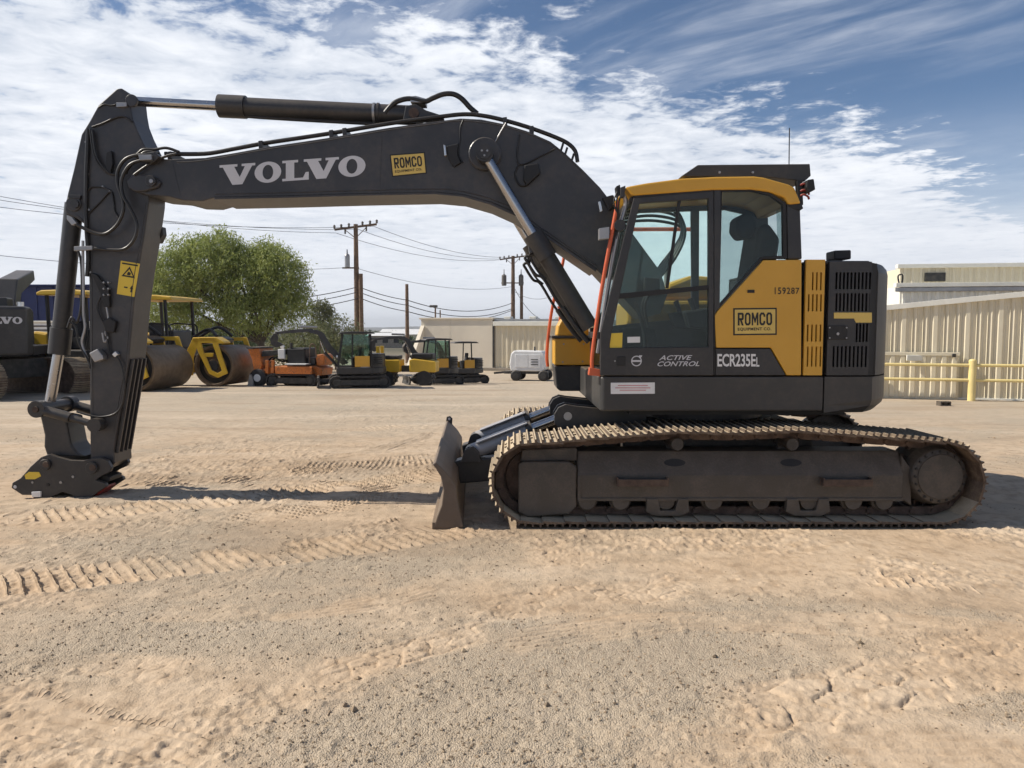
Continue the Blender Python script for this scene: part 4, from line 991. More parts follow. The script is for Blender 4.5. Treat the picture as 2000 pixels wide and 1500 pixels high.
# ---------------------------------------------------------------- hydraulic cylinders
def ram(name, a, b, c, rb, rr, mat, parent=ex, head=1.22):
    """barrel a-b, rod b-c"""
    a, b, c = Vector(a), Vector(b), Vector(c); d = (b-a).normalized()
    o = MB().cyl(a, b, rb, n=28).build(name, mat, parent)
    MB().cyl(b-d*.22, b+d*.05, rb*head, n=28).build('cylinder_head', mat, o, .008)
    MB().cyl(b, c, rr, n=24).build('cylinder_rod', 'chrome', o)
    return o
ya = 7.88
arm = ram('arm_cylinder', wp(815, 226, ya), wp(438, 207.5, ya), wp(262, 198, ya), .096, .047, 'dark', head=1.18)
part('cylinder_lug', [(786, 238), (792, 206), (812, 203), (832, 215), (866, 226), (868, 236)], 7.70, 7.76, 'dark', boom, .008); part('cylinder_lug', [(786, 238), (792, 206), (812, 203), (832, 215), (866, 226), (868, 236)], 8.00, 8.06, 'dark', boom, .008)
MB().cyl(wp(808, 220, 7.68), wp(808, 220, 7.68)+Vector((0, .40, 0)), .05, n=20).build('pin', 'chain', boom)
for t in (.03, .16):
    p = wp(730+60*t, 222, ya); MB().cyl(p-Vector((.012, 0, 0)), p+Vector((.012, 0, .0)), .106, n=26).build('cylinder_band', 'steel' if t < .1 else 'dark', arm)
hose('cylinder_pipe', [(470, 226), (520, 230), (620, 236), (735, 242)], ya-.02, .018, arm)
for yy, nm in ((BN-.12, 'boom_cylinder'), (BF+.12, 'boom_cylinder')):
    A = wp(1152, 640, BN-.12); B_ = wp(1046, 466, BN-.12); D = wp(947, 302, BN-.12)
    for q in (A, B_, D): q.y = yy
    bc = ram(nm, A, B_, D, .086, .050, 'dark', head=1.22)
    MB().cyl(D+Vector((0, -.085, 0)), D+Vector((0, .085, 0)), .085, n=24).build('rod_eye', 'dark', bc)
    s = -1 if yy < CY else 1
    MB().cyl(D+Vector((0, s*.085, 0)), D+Vector((0, s*.10, 0)), .062, n=20).build('end_cap', 'dark', bc)
    for k in range(3):
        t = 2*math.pi*k/3+.5; q = D+Vector((.03*math.cos(t), s*.10, .03*math.sin(t))); MB().cyl(q, q+Vector((0, s*.008, 0)), .010, n=8).build('bolt', 'steel', bc)
    def off(px, py): 
        q = wp(px, py, BN-.12); q.y = yy; return q
    MB().tube([off(1040, 498), off(1026, 502), (off(1030, 512)), off(1046, 536), off(1062, 545), off(1092, 594), off(1130, 640)], .015, 8).build('cylinder_pipe', 'hose', bc)
    MB().tube([off(1036, 500), off(1040, 512), off(1054, 534), off(1068, 545)], .011, 8).build('cylinder_pipe', 'hose', bc)
    MB().prism_y(PX([(1030, 470), (1040, 466), (1044, 492), (1034, 498)], BN-.12), yy-.04, yy+.04).build('port_block', 'dark', bc, .006)
    MB().tube([off(1098, 600), off(1116, 626), off(1134, 650), off(1150, 668)], .028, 8).build('cylinder_pipe', 'dark', bc)
# ---------------------------------------------------------------- stick (dipper arm)
SN, SF_ = 7.70, 8.06
so = [(228, 173), (237, 172), (252, 183), (255, 210), (259, 232), (268, 255), (280, 280), (290, 300), (292, 340), (291, 395), (282, 460), (270, 530), (262, 590), (252, 700), (240, 770), (228, 840), (222, 880), (224, 905), (212, 916), (190, 920), (178, 908), (176, 880), (175, 700), (174, 560), (172, 480), (168, 440), (150, 427), (129, 417), (126, 408), (132, 378), (144, 330), (159, 262), (174, 238), (192, 205)]
stick = MB().prism_y(PX(so, SN), SN, SF_).build('stick', 'boomgrey', ex, .010)
for q, r in (((196, 828), .065), ((181, 913), .075)): boss('pin_boss', q, SN, r, .035, 'dark', stick); boss('pin_cap', q, SN-.035, r*.5, .012, 'chain', stick)
boss('pin_boss', (145, 398), SN, .075, .02, 'boomgrey', stick); boss('pin_boss', (258, 197), SN, .06, .02, 'boomgrey', stick)
part('grease_block', [(227, 200), (247, 200), (247, 208), (227, 209)], SN-.03, SN, 'steel', stick, .003)
part('link_block', [(134, 380), (157, 381), (156, 388), (134, 387)], SN-.03, SN, 'dark', stick, .003)
hose('weld_seam', [(285, 395), (276, 460), (264, 530), (256, 590), (246, 700), (234, 770), (222, 840)], SN, .006, stick, 'boomgrey', 5)
hose('weld_seam', [(148, 420), (164, 434), (177, 480), (179, 560), (180, 700), (181, 820)], SN, .006, stick, 'boomgrey', 5)
# wear strips on the back face
Xb = [PX([(254, 706), (224, 886)], SN)]
for k in range(4):
    y = SN+.05+.085*k; p0 = wp(254, 702, SN); p1 = wp(223.5, 886, SN); p0.y = p1.y = y; dd = Vector((.006, 0, 0))
    MB().bar(p0+dd, p1+dd, .022, .03).build('wear_strip', 'boomgrey', stick, .003)
# yellow warning label
wlb = part('warning_label', [(236, 509), (273, 515), (262, 580), (228, 574)], SN-.004, SN+.001, 'decal_yellow', stick, .0006)
def onlab(u, v):
    TL, TR, BR, BL = [wp(*c, SN-.004) for c in ((236, 509), (273, 515), (262, 580), (228, 574))]
    return (TL*(1-u)+TR*u)*v+(BL*(1-u)+BR*u)*(1-v)
def mark(name, uvs, parent):
    mb = MB(); mb.add([onlab(u, v)+Vector((0, -.0016, 0)) for u, v in uvs], [tuple(range(len(uvs)))]); return mb.build(name, 'ink', parent)
mb = MB(); tri = [(.14, .55), (.88, .55), (.51, .87)]; tin = [(.27, .595), (.75, .595), (.51, .79)]
mb.add([onlab(*q)+Vector((0, -.0016, 0)) for q in tri+tin], [(0, 1, 4, 3), (1, 2, 5, 4), (2, 0, 3, 5)]); mb.build('warning_symbol', 'ink', stick)
mark('warning_symbol', [(.42, .61), (.60, .61), (.62, .68), (.50, .72), (.43, .67)], stick); mark('warning_symbol', [(.08, .91), (.92, .91), (.92, .955), (.08, .955)], stick)
mark('warning_symbol', [(.36, .22), (.56, .22), (.56, .26), (.36, .26)], stick); mark('warning_symbol', [(.74, .12), (.82, .12), (.82, .22), (.88, .22), (.78, .33), (.68, .22), (.74, .22)], stick)
# bucket cylinder
yb = 7.84
bk = ram('bucket_cylinder', wp(145, 398, yb), wp(116, 682, yb), wp(98, 786, yb), .086, .052, 'dark', head=1.20)
MB().cyl(wp(145, 398, SN-.04), wp(145, 398, SN-.04)+Vector((0, .36, 0)), .042, n=18).build('pin', 'dark', bk)
# link: two side rods and the tilt link
lk = wp(86, 797, SN); lp = wp(196, 828, SN)
li = MB().cyl(Vector((lk.x, SN-.13, lk.z)), Vector((lk.x, SF_+.13, lk.z)), .062, n=24).build('tilt_link', 'dark', ex)
for y in (SN-.085, SF_+.085):
    a = Vector((lk.x, y, lk.z)); b = Vector((lp.x, y, lp.z))
    MB().cyl(a+(b-a)*.10, a+(b-a)*.56, .052, n=18).build('side_rod', 'dark', li); MB().cyl(a+(b-a)*.5, b, .036, n=16).build('side_rod', 'dark', li)
    MB().cyl(a-Vector((0, .05, 0)), a+Vector((0, .05, 0)), .085, n=24).build('rod_eye', 'dark', li); MB().cyl(b-Vector((0, .04, 0)), b+Vector((0, .04, 0)), .07, n=24).build('rod_eye', 'dark', li)
for s in (-1, 1):
    y = lk.y-.13 if s < 0 else SF_+.13; MB().cyl(Vector((lk.x, y, lk.z)), Vector((lk.x, y+s*.02, lk.z)), .03, n=14).build('pin_cap', 'chain', li)
part('coupler_link', [(76, 806), (128, 816), (138, 868), (150, 884), (165, 892), (92, 893), (85, 872), (86, 850)], SN+.02, SF_-.02, 'dark', li, .02)
# quick coupler
qc = [(96, 887), (112, 893), (135, 899), (160, 900), (177, 896), (197, 894), (210, 900), (218, 914), (214, 922), (196, 930), (187, 938), (206, 944), (208, 950), (190, 962), (178, 971), (168, 978.5), (148, 978.5), (142, 967), (121, 961), (104, 969), (92, 977), (70, 977), (61, 967), (43, 967), (22, 953), (24, 943), (40, 934), (60, 911), (80, 893)]
q1 = MB().prism_y(PX(qc, BN+.01), BN+.01, BN+.06)
cq = q1.build('quick_coupler', 'dark', ex, .006)
MB().prism_y(PX(qc, BN+.01), 7.95, 8.0).build('coupler_plate', 'dark', cq, .006)
MB().prism_y(PX([(60, 925), (180, 935), (170, 960), (120, 955), (70, 960)], BN+.01), BN+.06, 7.95).build('coupler_core', 'black', cq, .01)
for q, r in (((90, 907), .055), ((181, 913), .06)):
    boss('pin_boss', q, BN+.01, r, .03, 'dark', cq); boss('pin_cap', q, BN-.02, r*.55, .012, 'chain', cq)
for q, r, mt in (((30, 951), .016, 'letter'), ((64, 942), .012, 'steel'), ((94, 947), .016, 'black'), ((119, 942), .014, 'steel'), ((143, 931), .014, 'steel')): boss('bolt', q, BN+.01, r, .008, mt, cq, 12)
part('coupler_sticker', [(48, 928), (56, 922), (76, 922), (80, 930), (68, 936), (50, 936)], BN+.006, BN+.012, 'decal_yellow', cq, .0005)
part('coupler_wedge', [(64, 966), (82, 964), (88, 976), (84, 979), (66, 978.5)], BN+.02, 7.97, 'red', cq, .005)
part('coupler_wedge', [(61, 961), (79, 960), (79, 971), (62, 971)], BN-.01, BN+.03, 'whitepaint', cq, .004)
part('coupler_wedge', [(180, 967), (205, 949), (207, 953), (187, 971)], BN+.06, 7.86, 'red', cq, .005)
part('coupler_valve', [(190, 934), (200, 928), (214, 932), (214, 940), (198, 946)], BN+.08, 7.93, 'black', cq, .008)
# stick plumbing
hose('stick_pipe', [(172, 252), (170, 300), (168, 360), (168, 430), (172, 500), (170, 540)], SN-.02, .020, stick)
hose('stick_hose', [(176, 250), (181, 290), (192, 320), (212, 338), (230, 341)], SN-.035, .011, stick); hose('stick_hose', [(180, 254), (186, 296), (198, 322), (216, 340)], SN-.04, .010, stick)
hose('lube_line', [(180, 248), (200, 241), (225, 230), (243, 228), (258, 238)], SN-.012, .009, stick); hose('lube_line', [(192, 210), (203, 204), (216, 206), (226, 204)], SN-.012, .007, stick)
hose('stick_hose', [(300, 303), (268, 303), (244, 312), (230, 335), (230, 360), (240, 390), (240, 415), (228, 440), (208, 456), (188, 456), (162, 445), (132, 428)], SN-.10, .017, stick)
hose('stick_hose', [(306, 308), (282, 312), (254, 322), (238, 350), (240, 380), (256, 410), (268, 440), (262, 468), (244, 486), (218, 488), (180, 485), (148, 485)], SN-.12, .017, stick)
hose('stick_hose', [(310, 300), (290, 296), (278, 300), (264, 314), (250, 330), (246, 340)], SN-.08, .014, stick); hose('stick_hose', [(350, 297), (325, 289), (302, 292), (280, 292), (268, 302)], SN-.06, .014, stick)
hose('boom_hose', [(345, 300), (322, 306), (300, 316), (278, 330), (262, 342)], BN-.04, .014, boom)
part('hose_bracket', [(270, 300), (300, 296), (312, 306), (300, 316), (278, 316)], BN-.09, BN+.02, 'dark', boom, .006)
part('hose_fitting', [(270, 302), (296, 302), (296, 312), (272, 313)], BN-.12, BN-.09, 'steel', boom, .004)
part('hose_fitting', [(144, 481), (180, 480), (180, 488), (144, 490)], SN-.14, SN-.10, 'steel', stick, .004)
part('hose_fitting', [(130, 420), (140, 424), (150, 436), (140, 440), (130, 428)], SN-.12, SN-.08, 'steel', stick, .004)
hose('stick_pipe', [(162, 470), (162, 510), (163, 560), (163, 610), (166, 640), (160, 670), (170, 700)], SN-.03, .014, stick, 'steel')
hose('stick_hose', [(152, 488), (158, 510), (160, 560), (158, 600), (150, 630), (140, 620), (132, 640)], SN-.03, .012, stick); hose('stick_hose', [(136, 628), (148, 640), (154, 670), (172, 704), (176, 720)], SN-.04, .010, stick)
hose('lube_line', [(168, 380), (178, 366), (200, 366), (216, 372)], SN-.012, .008, stick); hose('lube_line', [(172, 418), (196, 394), (216, 374), (222, 396), (224, 412), (232, 424)], SN-.012, .008, stick)
for q in ((169, 278), (172, 340), (175, 410), (202, 365), (216, 374), (178, 532), (192, 542), (205, 555), (213, 566)): boss('bolt', q, SN, .011, .018, 'steel', stick, 8)
part('valve_block', [(207, 298), (217, 294), (220, 320), (214, 340), (205, 338)], SN-.04, SN, 'black', stick, .006)
part('valve_block', [(176, 532), (188, 536), (212, 566), (214, 600), (202, 600), (196, 575)], SN-.04, SN, 'black', stick, .006)
for k in range(6):
    c = wp(205+(k % 2)*9, 552+12*(k//2), SN-.03); MB().cyl(c, c+Vector((0, -.03, 0)), .009, n=8).build('valve_fitting', 'steel', stick)
hose('stick_hose', [(208, 600), (212, 630), (206, 650), (210, 660), (204, 668), (200, 650)], SN-.03, .010, stick, 'steel')
hose('stick_hose', [(196, 580), (190, 600), (196, 620), (206, 640), (214, 690), (226, 692)], SN-.03, .011, stick)
hose('stick_hose', [(224, 692), (236, 710), (243, 750), (238, 790), (224, 808), (200, 814), (178, 812), (150, 804)], SN-.035, .010, stick)
part('coupler_valve', [(173, 690), (190, 681), (200, 694), (202, 702), (184, 708)], SN-.09, SN, 'steel', stick, .010); part('coupler_valve', [(218, 692), (225, 686), (231, 692), (224, 698)], SN-.05, SN, 'lamp', stick, .005)
part('valve_cover', [(200, 628), (212, 620), (226, 628), (222, 650), (206, 648)], SN-.045, SN, 'black', stick, .008)
part('side_lamp', [(306, 446), (316, 442), (318, 458), (310, 474), (304, 474)], SF_-.02, SF_+.08, 'black', stick, .008)
hose('coupler_hose', [(138, 868), (152, 872), (166, 880), (178, 888)], 7.95, .012, cq); hose('coupler_hose', [(138, 866), (160, 866), (178, 880)], 8.0, .012, cq)
# ================================================================== BACKGROUND
def place(root, px, py, yaw=0, scale=1.0, Y=None):
    p = gp(px, py) if Y is None else Vector((wp(px, py, Y).x, Y, gz(Y)))
    root.location = (p.x, p.y, gz(p.y)); root.rotation_euler = (0, 0, yaw); root.scale = (scale,)*3
    return root
def bx(name, b, mat, parent, bevel=.015): return MB().box(*b).build(name, mat, parent, bevel)
def py_(name, xz, y0, y1, mat, parent, bevel=.01): return MB().prism_y(xz, y0, y1).build(name, mat, parent, bevel)
def loop_track(x0, x1, y0, y1, h, parent, mat='rubber', n=20):
    r = h/2; prof = [(x0+r+r*math.cos(math.pi/2+math.pi*i/8), r+r*math.sin(math.pi/2+math.pi*i/8)) for i in range(9)]+[(x1-r+r*math.cos(-math.pi/2+math.pi*i/8), r+r*math.sin(-math.pi/2+math.pi*i/8)) for i in range(9)]
    k = .74; ins = [((x0+x1)/2+(x-(x0+x1)/2)*(1-.26*r/((x1-x0)/2)), r+(z-r)*k) for x, z in prof]
    t = MB().ring_y(prof, ins, y0, y1).build('track', mat, parent)
    # raised bars round the loop
    P = np.array(prof+[prof[0]]); d = np.hypot(*np.diff(P, axis=0).T); s = np.concatenate([[0], np.cumsum(d)])
    m = max(18, int(s[-1]/.13)); bar = None
    for q in np.linspace(0, s[-1], m, endpoint=False):
        a = np.array([np.interp(q, s, P[:, i]) for i in (0, 1)]); b = np.array([np.interp((q+.01) % s[-1], s, P[:, i]) for i in (0, 1)])
        ang = math.atan2(b[1]-a[1], b[0]-a[0])
        if bar is None:
            o = MB().box(-.025, .025, -(y1-y0)/2+.005, (y1-y0)/2-.005, -.012, .018).build('track_bar', mat, t); bar = o.data
        else:
            o = bpy.data.objects.new('track_bar', bar); C.objects.link(o); o.parent = t
        o.location = (a[0], (y0+y1)/2, a[1]); o.rotation_euler = (0, -ang, 0)
    f = bx('track_frame', (x0+r*.9, x1-r*.9, y0+.05, y1-.05, h*.25, h*.70), 'darkmech', t)
    for x in (x0+r, x1-r): MB().lathe((x, y0+.03, r), (0, 1, 0), [(0, .02), (0, r*.55), (.03, r*.72), (y1-y0-.09, r*.72), (y1-y0-.06, r*.55), (y1-y0-.06, .02)], 16).build('wheel', 'darkmech', t)
    return t
# ------------------------------------------------ compact excavators (facing -X)
def mini(cabbed, label):
    r = thing('compact_excavator', label, 'excavator', group='compact excavators parked in the yard')
    for y0, y1 in ((-.95, -.57), (.57, .95)): loop_track(-1.12, 1.05, y0, y1, .52, r)
    bx('car_body', (-.5, .5, -.6, .6, .2, .5), 'darkmech', r)
    py_('blade', [(-1.55, .06), (-1.47, .05), (-1.43, .25), (-1.47, .48), (-1.53, .47), (-1.50, .26)], -.97, .97, 'darkmech', r)
    for y in (-.35, .35): py_('blade_arm', [(-1.48, .22), (-.4, .30), (-.4, .42), (-1.46, .34)], y-.05, y+.05, 'darkmech', r)
    n = 14; arc = [(.95*math.cos(t)*1.0+.0, .93*math.sin(t)) for t in np.linspace(-1.2, 1.2, n)]
    plan_ = [(-.85, -.90), (.30, -.93)]+arc+[(.30, .93), (-.55, .90), (-.85, .5)]
    MB().prism_z(plan_, .60, .86).build('house_base', 'dark', r, .03)
    plan2 = [(.40, -.88), (.44, -.89)]+[(x*.96, y*.96) for x, y in arc]+[(.44, .89), (.40, .88)]
    MB().prism_z(plan2, .865, 1.42).build('engine_cover', 'dark', r, .06)
    bx('side_panel', (-.22, .30, -.915, -.88, .90, 1.34), 'yellow', r, .008)
    bx('side_panel', (-.25, .10, .55, .90, .865, 1.2), 'yellow', r, .02)
    for k in range(4): bx('vent', (.42+.0*k, .74, -.93+.0, -.70, 1.0+.09*k, 1.04+.09*k), 'black', r, .003)
    zc = 2.30
    for x, y, x2 in ((-.80, -.88, -.62), (-.80, .0, -.62), (.38, -.88, .34), (.38, .0, .34)):
        MB().bar((x, y, .87), (x2, y, zc-.06), .06, .06).build('cab_post', 'black', r, .006)
    MB().bar((-.32, -.885, .87), (-.28, -.885, zc-.06), .05, .05).build('cab_post', 'black', r, .006)
    if not cabbed:
        for o in [c for c in r.children if c.name.startswith('cab_post')][:3]: bpy.data.objects.remove(o)
    py_('cab_roof', [(-.78, zc-.06), (-.70, zc+.01), (-.3, zc+.05), (.40, zc+.03), (.52, zc-.05)], -.95, .07, 'dark', r, .02)
    if cabbed:
        py_('door_pane', [(-.77, .95), (-.34, .95), (-.31, zc-.08), (-.60, zc-.08)], -.885, -.879, 'glass_far', r, 0)
        py_('side_pane', [(-.28, 1.36), (.34, 1.36), (.31, zc-.08), (-.25, zc-.08)], -.885, -.879, 'glass_far', r, 0)
        py_('side_pane', [(-.77, 1.2), (.35, 1.2), (.31, zc-.08), (-.60, zc-.08)], .0, .006, 'glass_far', r, 0)
        bx('rear_pane', (.355, .361, -.84, -.03, 1.45, zc-.1), 'glass_far', r, 0)
        py_('door_lower', [(-.80, .87), (-.34, .87), (-.34, .97), (-.79, .97)], -.90, -.87, 'dark', r)
    py_('seat', [(-.30, .87), (.0, .87), (.0, 1.22), (.06, 1.7), (-.04, 1.72), (-.10, 1.30), (-.34, 1.28)], -.62, -.22, 'seat', r, .03)
    py_('boom', [(-.62, .92), (-.40, 1.02), (-.98, 1.70), (-1.28, 2.28), (-1.52, 2.42), (-1.78, 2.40), (-1.80, 2.30), (-1.48, 2.20), (-1.22, 1.62)], .22, .40, 'boomgrey', r, .015)
    MB().cyl((-.78, .31, .86), (-1.26, .31, 1.46), .055, n=14).build('boom_cylinder', 'dark', r); MB().cyl((-1.24, .31, 1.44), (-1.40, .31, 1.95), .03, n=12).build('cylinder_rod', 'chrome', r)
    py_('stick', [(-1.66, 2.46), (-1.60, 2.34), (-2.6, 2.26), (-2.95, 2.22), (-2.97, 2.32), (-2.2, 2.44)], .24, .38, 'boomgrey', r, .012)
    MB().cyl((-1.5, .31, 2.52), (-2.1, .31, 2.54), .05, n=12).build('stick_cylinder', 'steel', r)
    py_('bucket', [(-2.90, 2.26), (-3.02, 2.25), (-3.14, 2.05), (-3.10, 1.80), (-2.92, 1.68), (-2.68, 1.78), (-2.76, 1.86), (-2.90, 1.92), (-2.86, 2.1)], .10, .52, 'darkmech', r, .012)
    MB().cyl((-2.9, .20, 2.26), (-2.9, .42, 2.26), .05, n=12).build('pin', 'darkmech', r)
    MB().cyl((-.86, -.55, 1.30), (-.80, -.55, 1.30), .06, n=12).build('lamp', 'lamp', r)
    return r
m1 = mini(True, 'dark compact excavator with closed green-tinted cab beside the orange machine')
place(m1, 704, 756, R(14), .73); m1.scale.x = .84
m2 = copy_tree(m1); m2['label'] = 'closed-cab compact excavator parked against the beige building'; place(m2, 856, 751, R(18), .70); m2.scale.x = .76
m3 = mini(False, 'open-canopy compact excavator, rightmost of the row by the beige building'); place(m3, 908, 749, R(18), .70); m3.scale.x = .76
# ------------------------------------------------ soil compactors (drum forward, +X)
def roller(label):
    r = thing('soil_compactor', label, 'roller', group='single-drum compactors beyond the boom')
    rd = .64; W = .95; dx = 1.6
    dr = MB().lathe((dx, -W, rd), (0, 1, 0), [(0, .12), (0, .20), (.10, .24), (.12, .52), (.02, .56), (0, rd-.012), (.012, rd), (2*W-.012, rd), (2*W, rd-.012), (2*W-.02, .56), (2*W-.12, .52), (2*W-.10, .2), (2*W, .12)], 48).build('drum', 'drum', r)
    for p in dr.data.polygons: p.use_smooth = abs(p.normal.y) < .3 and len(p.vertices) == 4
    for y in (-W, W):
        s = 1 if y > 0 else -1
        MB().lathe((dx, y-s*.13, rd), (0, s, 0), [(0, .56), (.02, .56), (.02, .02)], 32).build('drum_end', 'black', dr)
    for s in (-1, 1):
        y0, y1 = sorted((s*(W+.03), s*(W+.10)))
        MB().ring_y([(1.0, 1.52), (1.75, 1.52), (2.10, .42), (1.78, .28), (1.50, .40), (1.15, 1.10)], [(1.25, 1.40), (1.62, 1.40), (1.92, .50), (1.78, .42), (1.58, .52), (1.32, 1.10)], y0, y1).build('yoke_side', 'yellow_far', r, .012)
        py_('yoke_leg', [(1.0, 1.52), (1.2, 1.45), (.98, .9), (.95, .35), (.75, .35), (.70, .95)], y0, y1, 'yellow_far', r, .012)
        py_('yoke_web', [(1.30, 1.05), (1.66, 1.05), (1.62, .93), (1.36, .93)], y0+.005, y1-.005, 'yellow_far', r, .008)
        MB().lathe((dx, s*(W-.02), rd), (0, s, 0), [(0, .18), (.08, .17), (.08, .02)], 20).build('drum_hub', 'darkmech', r)
    bx('yoke_beam', (.98, 1.22, -W-.10, -W+.5, 1.36, 1.53), 'yellow_far', r, .03)
    bx('yoke_beam', (.62, .86, -W-.10, W+.10, .42, .70), 'yellow_far', r, .03)
    py_('front_cowl', [(1.2, 1.54), (1.75, 1.54), (2.0, 1.40), (2.0, 1.34), (1.2, 1.36)], -W-.1, -W+.35, 'yellow_far', r, .02)
    py_('front_hood', [(.9, 1.30), (1.3, 1.34), (1.35, 1.46), (1.1, 1.55), (.85, 1.5)], -W+.36, W, 'dark', r, .03)
    MB().tube([(1.5, -.5, 1.56), (1.1, -.3, 1.78), (.5, -.2, 1.5)], .05, 8).build('hose', 'hose', r); MB().tube([(1.5, .5, 1.56), (1.1, .3, 1.85), (.5, .2, 1.5)], .05, 8).build('hose', 'hose', r)
    bx('articulation', (.0, .7, -.3, .3, .45, .95), 'darkmech', r, .03)
    bx('platform', (-1.2, .1, -.85, .85, .75, 1.15), 'dark', r, .03); bx('console', (-.25, .05, -.55, .55, 1.15, 1.75), 'dark', r, .05)
    py_('seat', [(-.95, 1.15), (-.5, 1.15), (-.48, 1.5), (-.75, 1.52), (-.85, 2.0), (-.98, 2.0)], -.25, .25, 'seat', r, .03)
    for x, y in ((.0, -.78), (.0, .78), (-1.1, -.78), (-1.1, .78)): MB().bar((x, y, 1.12), (x-.05, y, 2.72), .08, .08).build('canopy_post', 'black', r, .01)
    py_('canopy_roof', [(.30, 2.70), (.22, 2.80), (-.3, 2.86), (-1.2, 2.84), (-1.35, 2.78), (-1.35, 2.70)], -.95, .95, 'yellow_far', r, .03)
    for y in (-.8, .8): MB().tube([(.05, y, 1.15), (.10, y, 1.85), (-.2, y, 1.95), (-.9, y, 1.9), (-1.0, y, 1.2)], .025, 8).build('hand_rail', 'black', r)
    py_('engine_hood', [(-1.2, .85), (-1.2, 1.62), (-1.6, 1.68), (-2.9, 1.45), (-3.05, 1.2), (-3.0, .7)], -.75, .75, 'yellow_far', r, .06)
    for y in (-.95, .62):
        t = MB().lathe((-1.9, y, .70), (0, 1, 0), [(0, .25), (.03, .45), (.0, .62), (.05, .69), (.30, .69), (.36, .62), (.33, .45), (.36, .25)], 32).build('tyre', 'rubber', r)
        MB().lathe((-1.9, y+.05, .70), (0, 1, 0), [(0, .02), (0, .38), (.26, .38), (.26, .02)], 20).build('rim', 'yellow_far', t)
    return r
def set_roller(r, px, py, th):
    """px,py: where the near end of the drum meets the ground; th: angle between drum axis and the line of sight"""
    p = gp(px, py); yaw = -th
    c, s = math.cos(yaw), math.sin(yaw); off = Vector((1.6*c+.95*s, 1.6*s-.95*c, 0))
    r.location = (p.x-off.x, p.y-off.y, gz(p.y)); r.rotation_euler = (0, 0, yaw)
ra = roller('yellow compactor just right of the stick, its brown drum partly hidden by it'); set_roller(ra, 262, 765, R(9))
rb = copy_tree(ra); rb['label'] = 'yellow compactor showing its open yoke frame below the green tree'; set_roller(rb, 418, 755, R(7))
# ------------------------------------------------ orange trencher
def trencher():
    r = thing('trencher', 'orange trenching machine with black engine, right of the yoke-framed compactor', 'trencher')
    for y0, y1 in ((-.75, -.4), (.4, .75)): loop_track(-.75, 1.05, y0, y1, .45, r)
    py_('main_frame', [(-.9, .35), (1.15, .38), (1.2, .62), (.9, .72), (-.4, .72), (-.95, .60)], -.5, .5, 'orange_far', r, .03)
    bx('side_cover', (-.35, .95, -.80, -.74, .45, .70), 'orange_far', r, .02)
    bx('engine', (-.05, .62, -.55, .45, .74, 1.32), 'black', r, .05); bx('battery_box', (.62, .9, -.4, .3, .74, 1.0), 'darkmech', r, .03)
    bx('deck_plate', (.0, .75, -.82, -.2, .76, .80), 'whitepaint', r, .006)
    MB().cyl((.1, -.5, 1.32), (.1, -.5, 1.50), .05, n=12).build('exhaust', 'darkmech', r)
    py_('hopper', [(-1.45, 1.28), (-1.05, 1.30), (-.95, .75), (-1.05, .45), (-1.25, .50), (-1.30, .9)], -.55, .5, 'orange_far', r, .02)
    bx('hopper_lip', (-1.48, -1.02, -.60, .55, 1.30, 1.35), 'darkmech', r, .01)
    py_('upper_deck', [(-1.0, 1.02), (-.1, 1.10), (-.1, 1.28), (-.95, 1.22)], -.5, .45, 'darkmech', r, .02)
    bx('control_box', (-.35, -.12, -.58, -.40, .95, 1.28), 'whitepaint', r, .02)
    py_('digging_arm', [(-1.0, .55), (-1.55, .12), (-1.62, .02), (-1.45, .02), (-.85, .42)], -.28, -.14, 'darkmech', r, .01)
    MB().lathe((-1.05, -.72, .30), (0, 1, 0), [(0, .05), (0, .2), (.03, .30), (.18, .30), (.2, .2), (.2, .05)], 24).build('wheel', 'rubber', r); MB().lathe((-1.05, -.735, .30), (0, 1, 0), [(0, .03), (0, .12), (.04, .15), (.06, .03)], 16).build('rim', 'whitepaint', r)
    py_('stabiliser', [(-1.35, .0), (-1.1, .0), (-1.2, .42), (-1.27, .42)], -.85, -.77, 'steel', r, .006)
    py_('rear_cowl', [(.95, .72), (1.2, .72), (1.25, 1.05), (1.15, 1.12), (.92, 1.08)], -.4, .4, 'orange_far', r, .03)
    MB().cyl((-.2, -.56, 1.36), (-.2, -.50, 1.36), .07, n=14).build('lamp', 'lamp', r)
    for y in (-.3, .0): MB().tube([(-.9, y, .8), (-.6, y-.1, 1.0), (-.3, y, .85), (0, y-.1, .95)], .03, 8).build('hose', 'hose', r)
    for y in (-.5, .4): MB().tube([(.75, y, .8), (.78, y, 1.4), (.95, y, 1.4), (1.0, y, 1.0)], .02, 6).build('guard_rail', 'wood', r)
    for x in (-.8, -.6): bx('tool_holder', (x, x+.1, -.6, -.5, .45, .9), 'orange_far', r, .01)
    return r
place(trencher(), 577, 753, R(-8), .93)
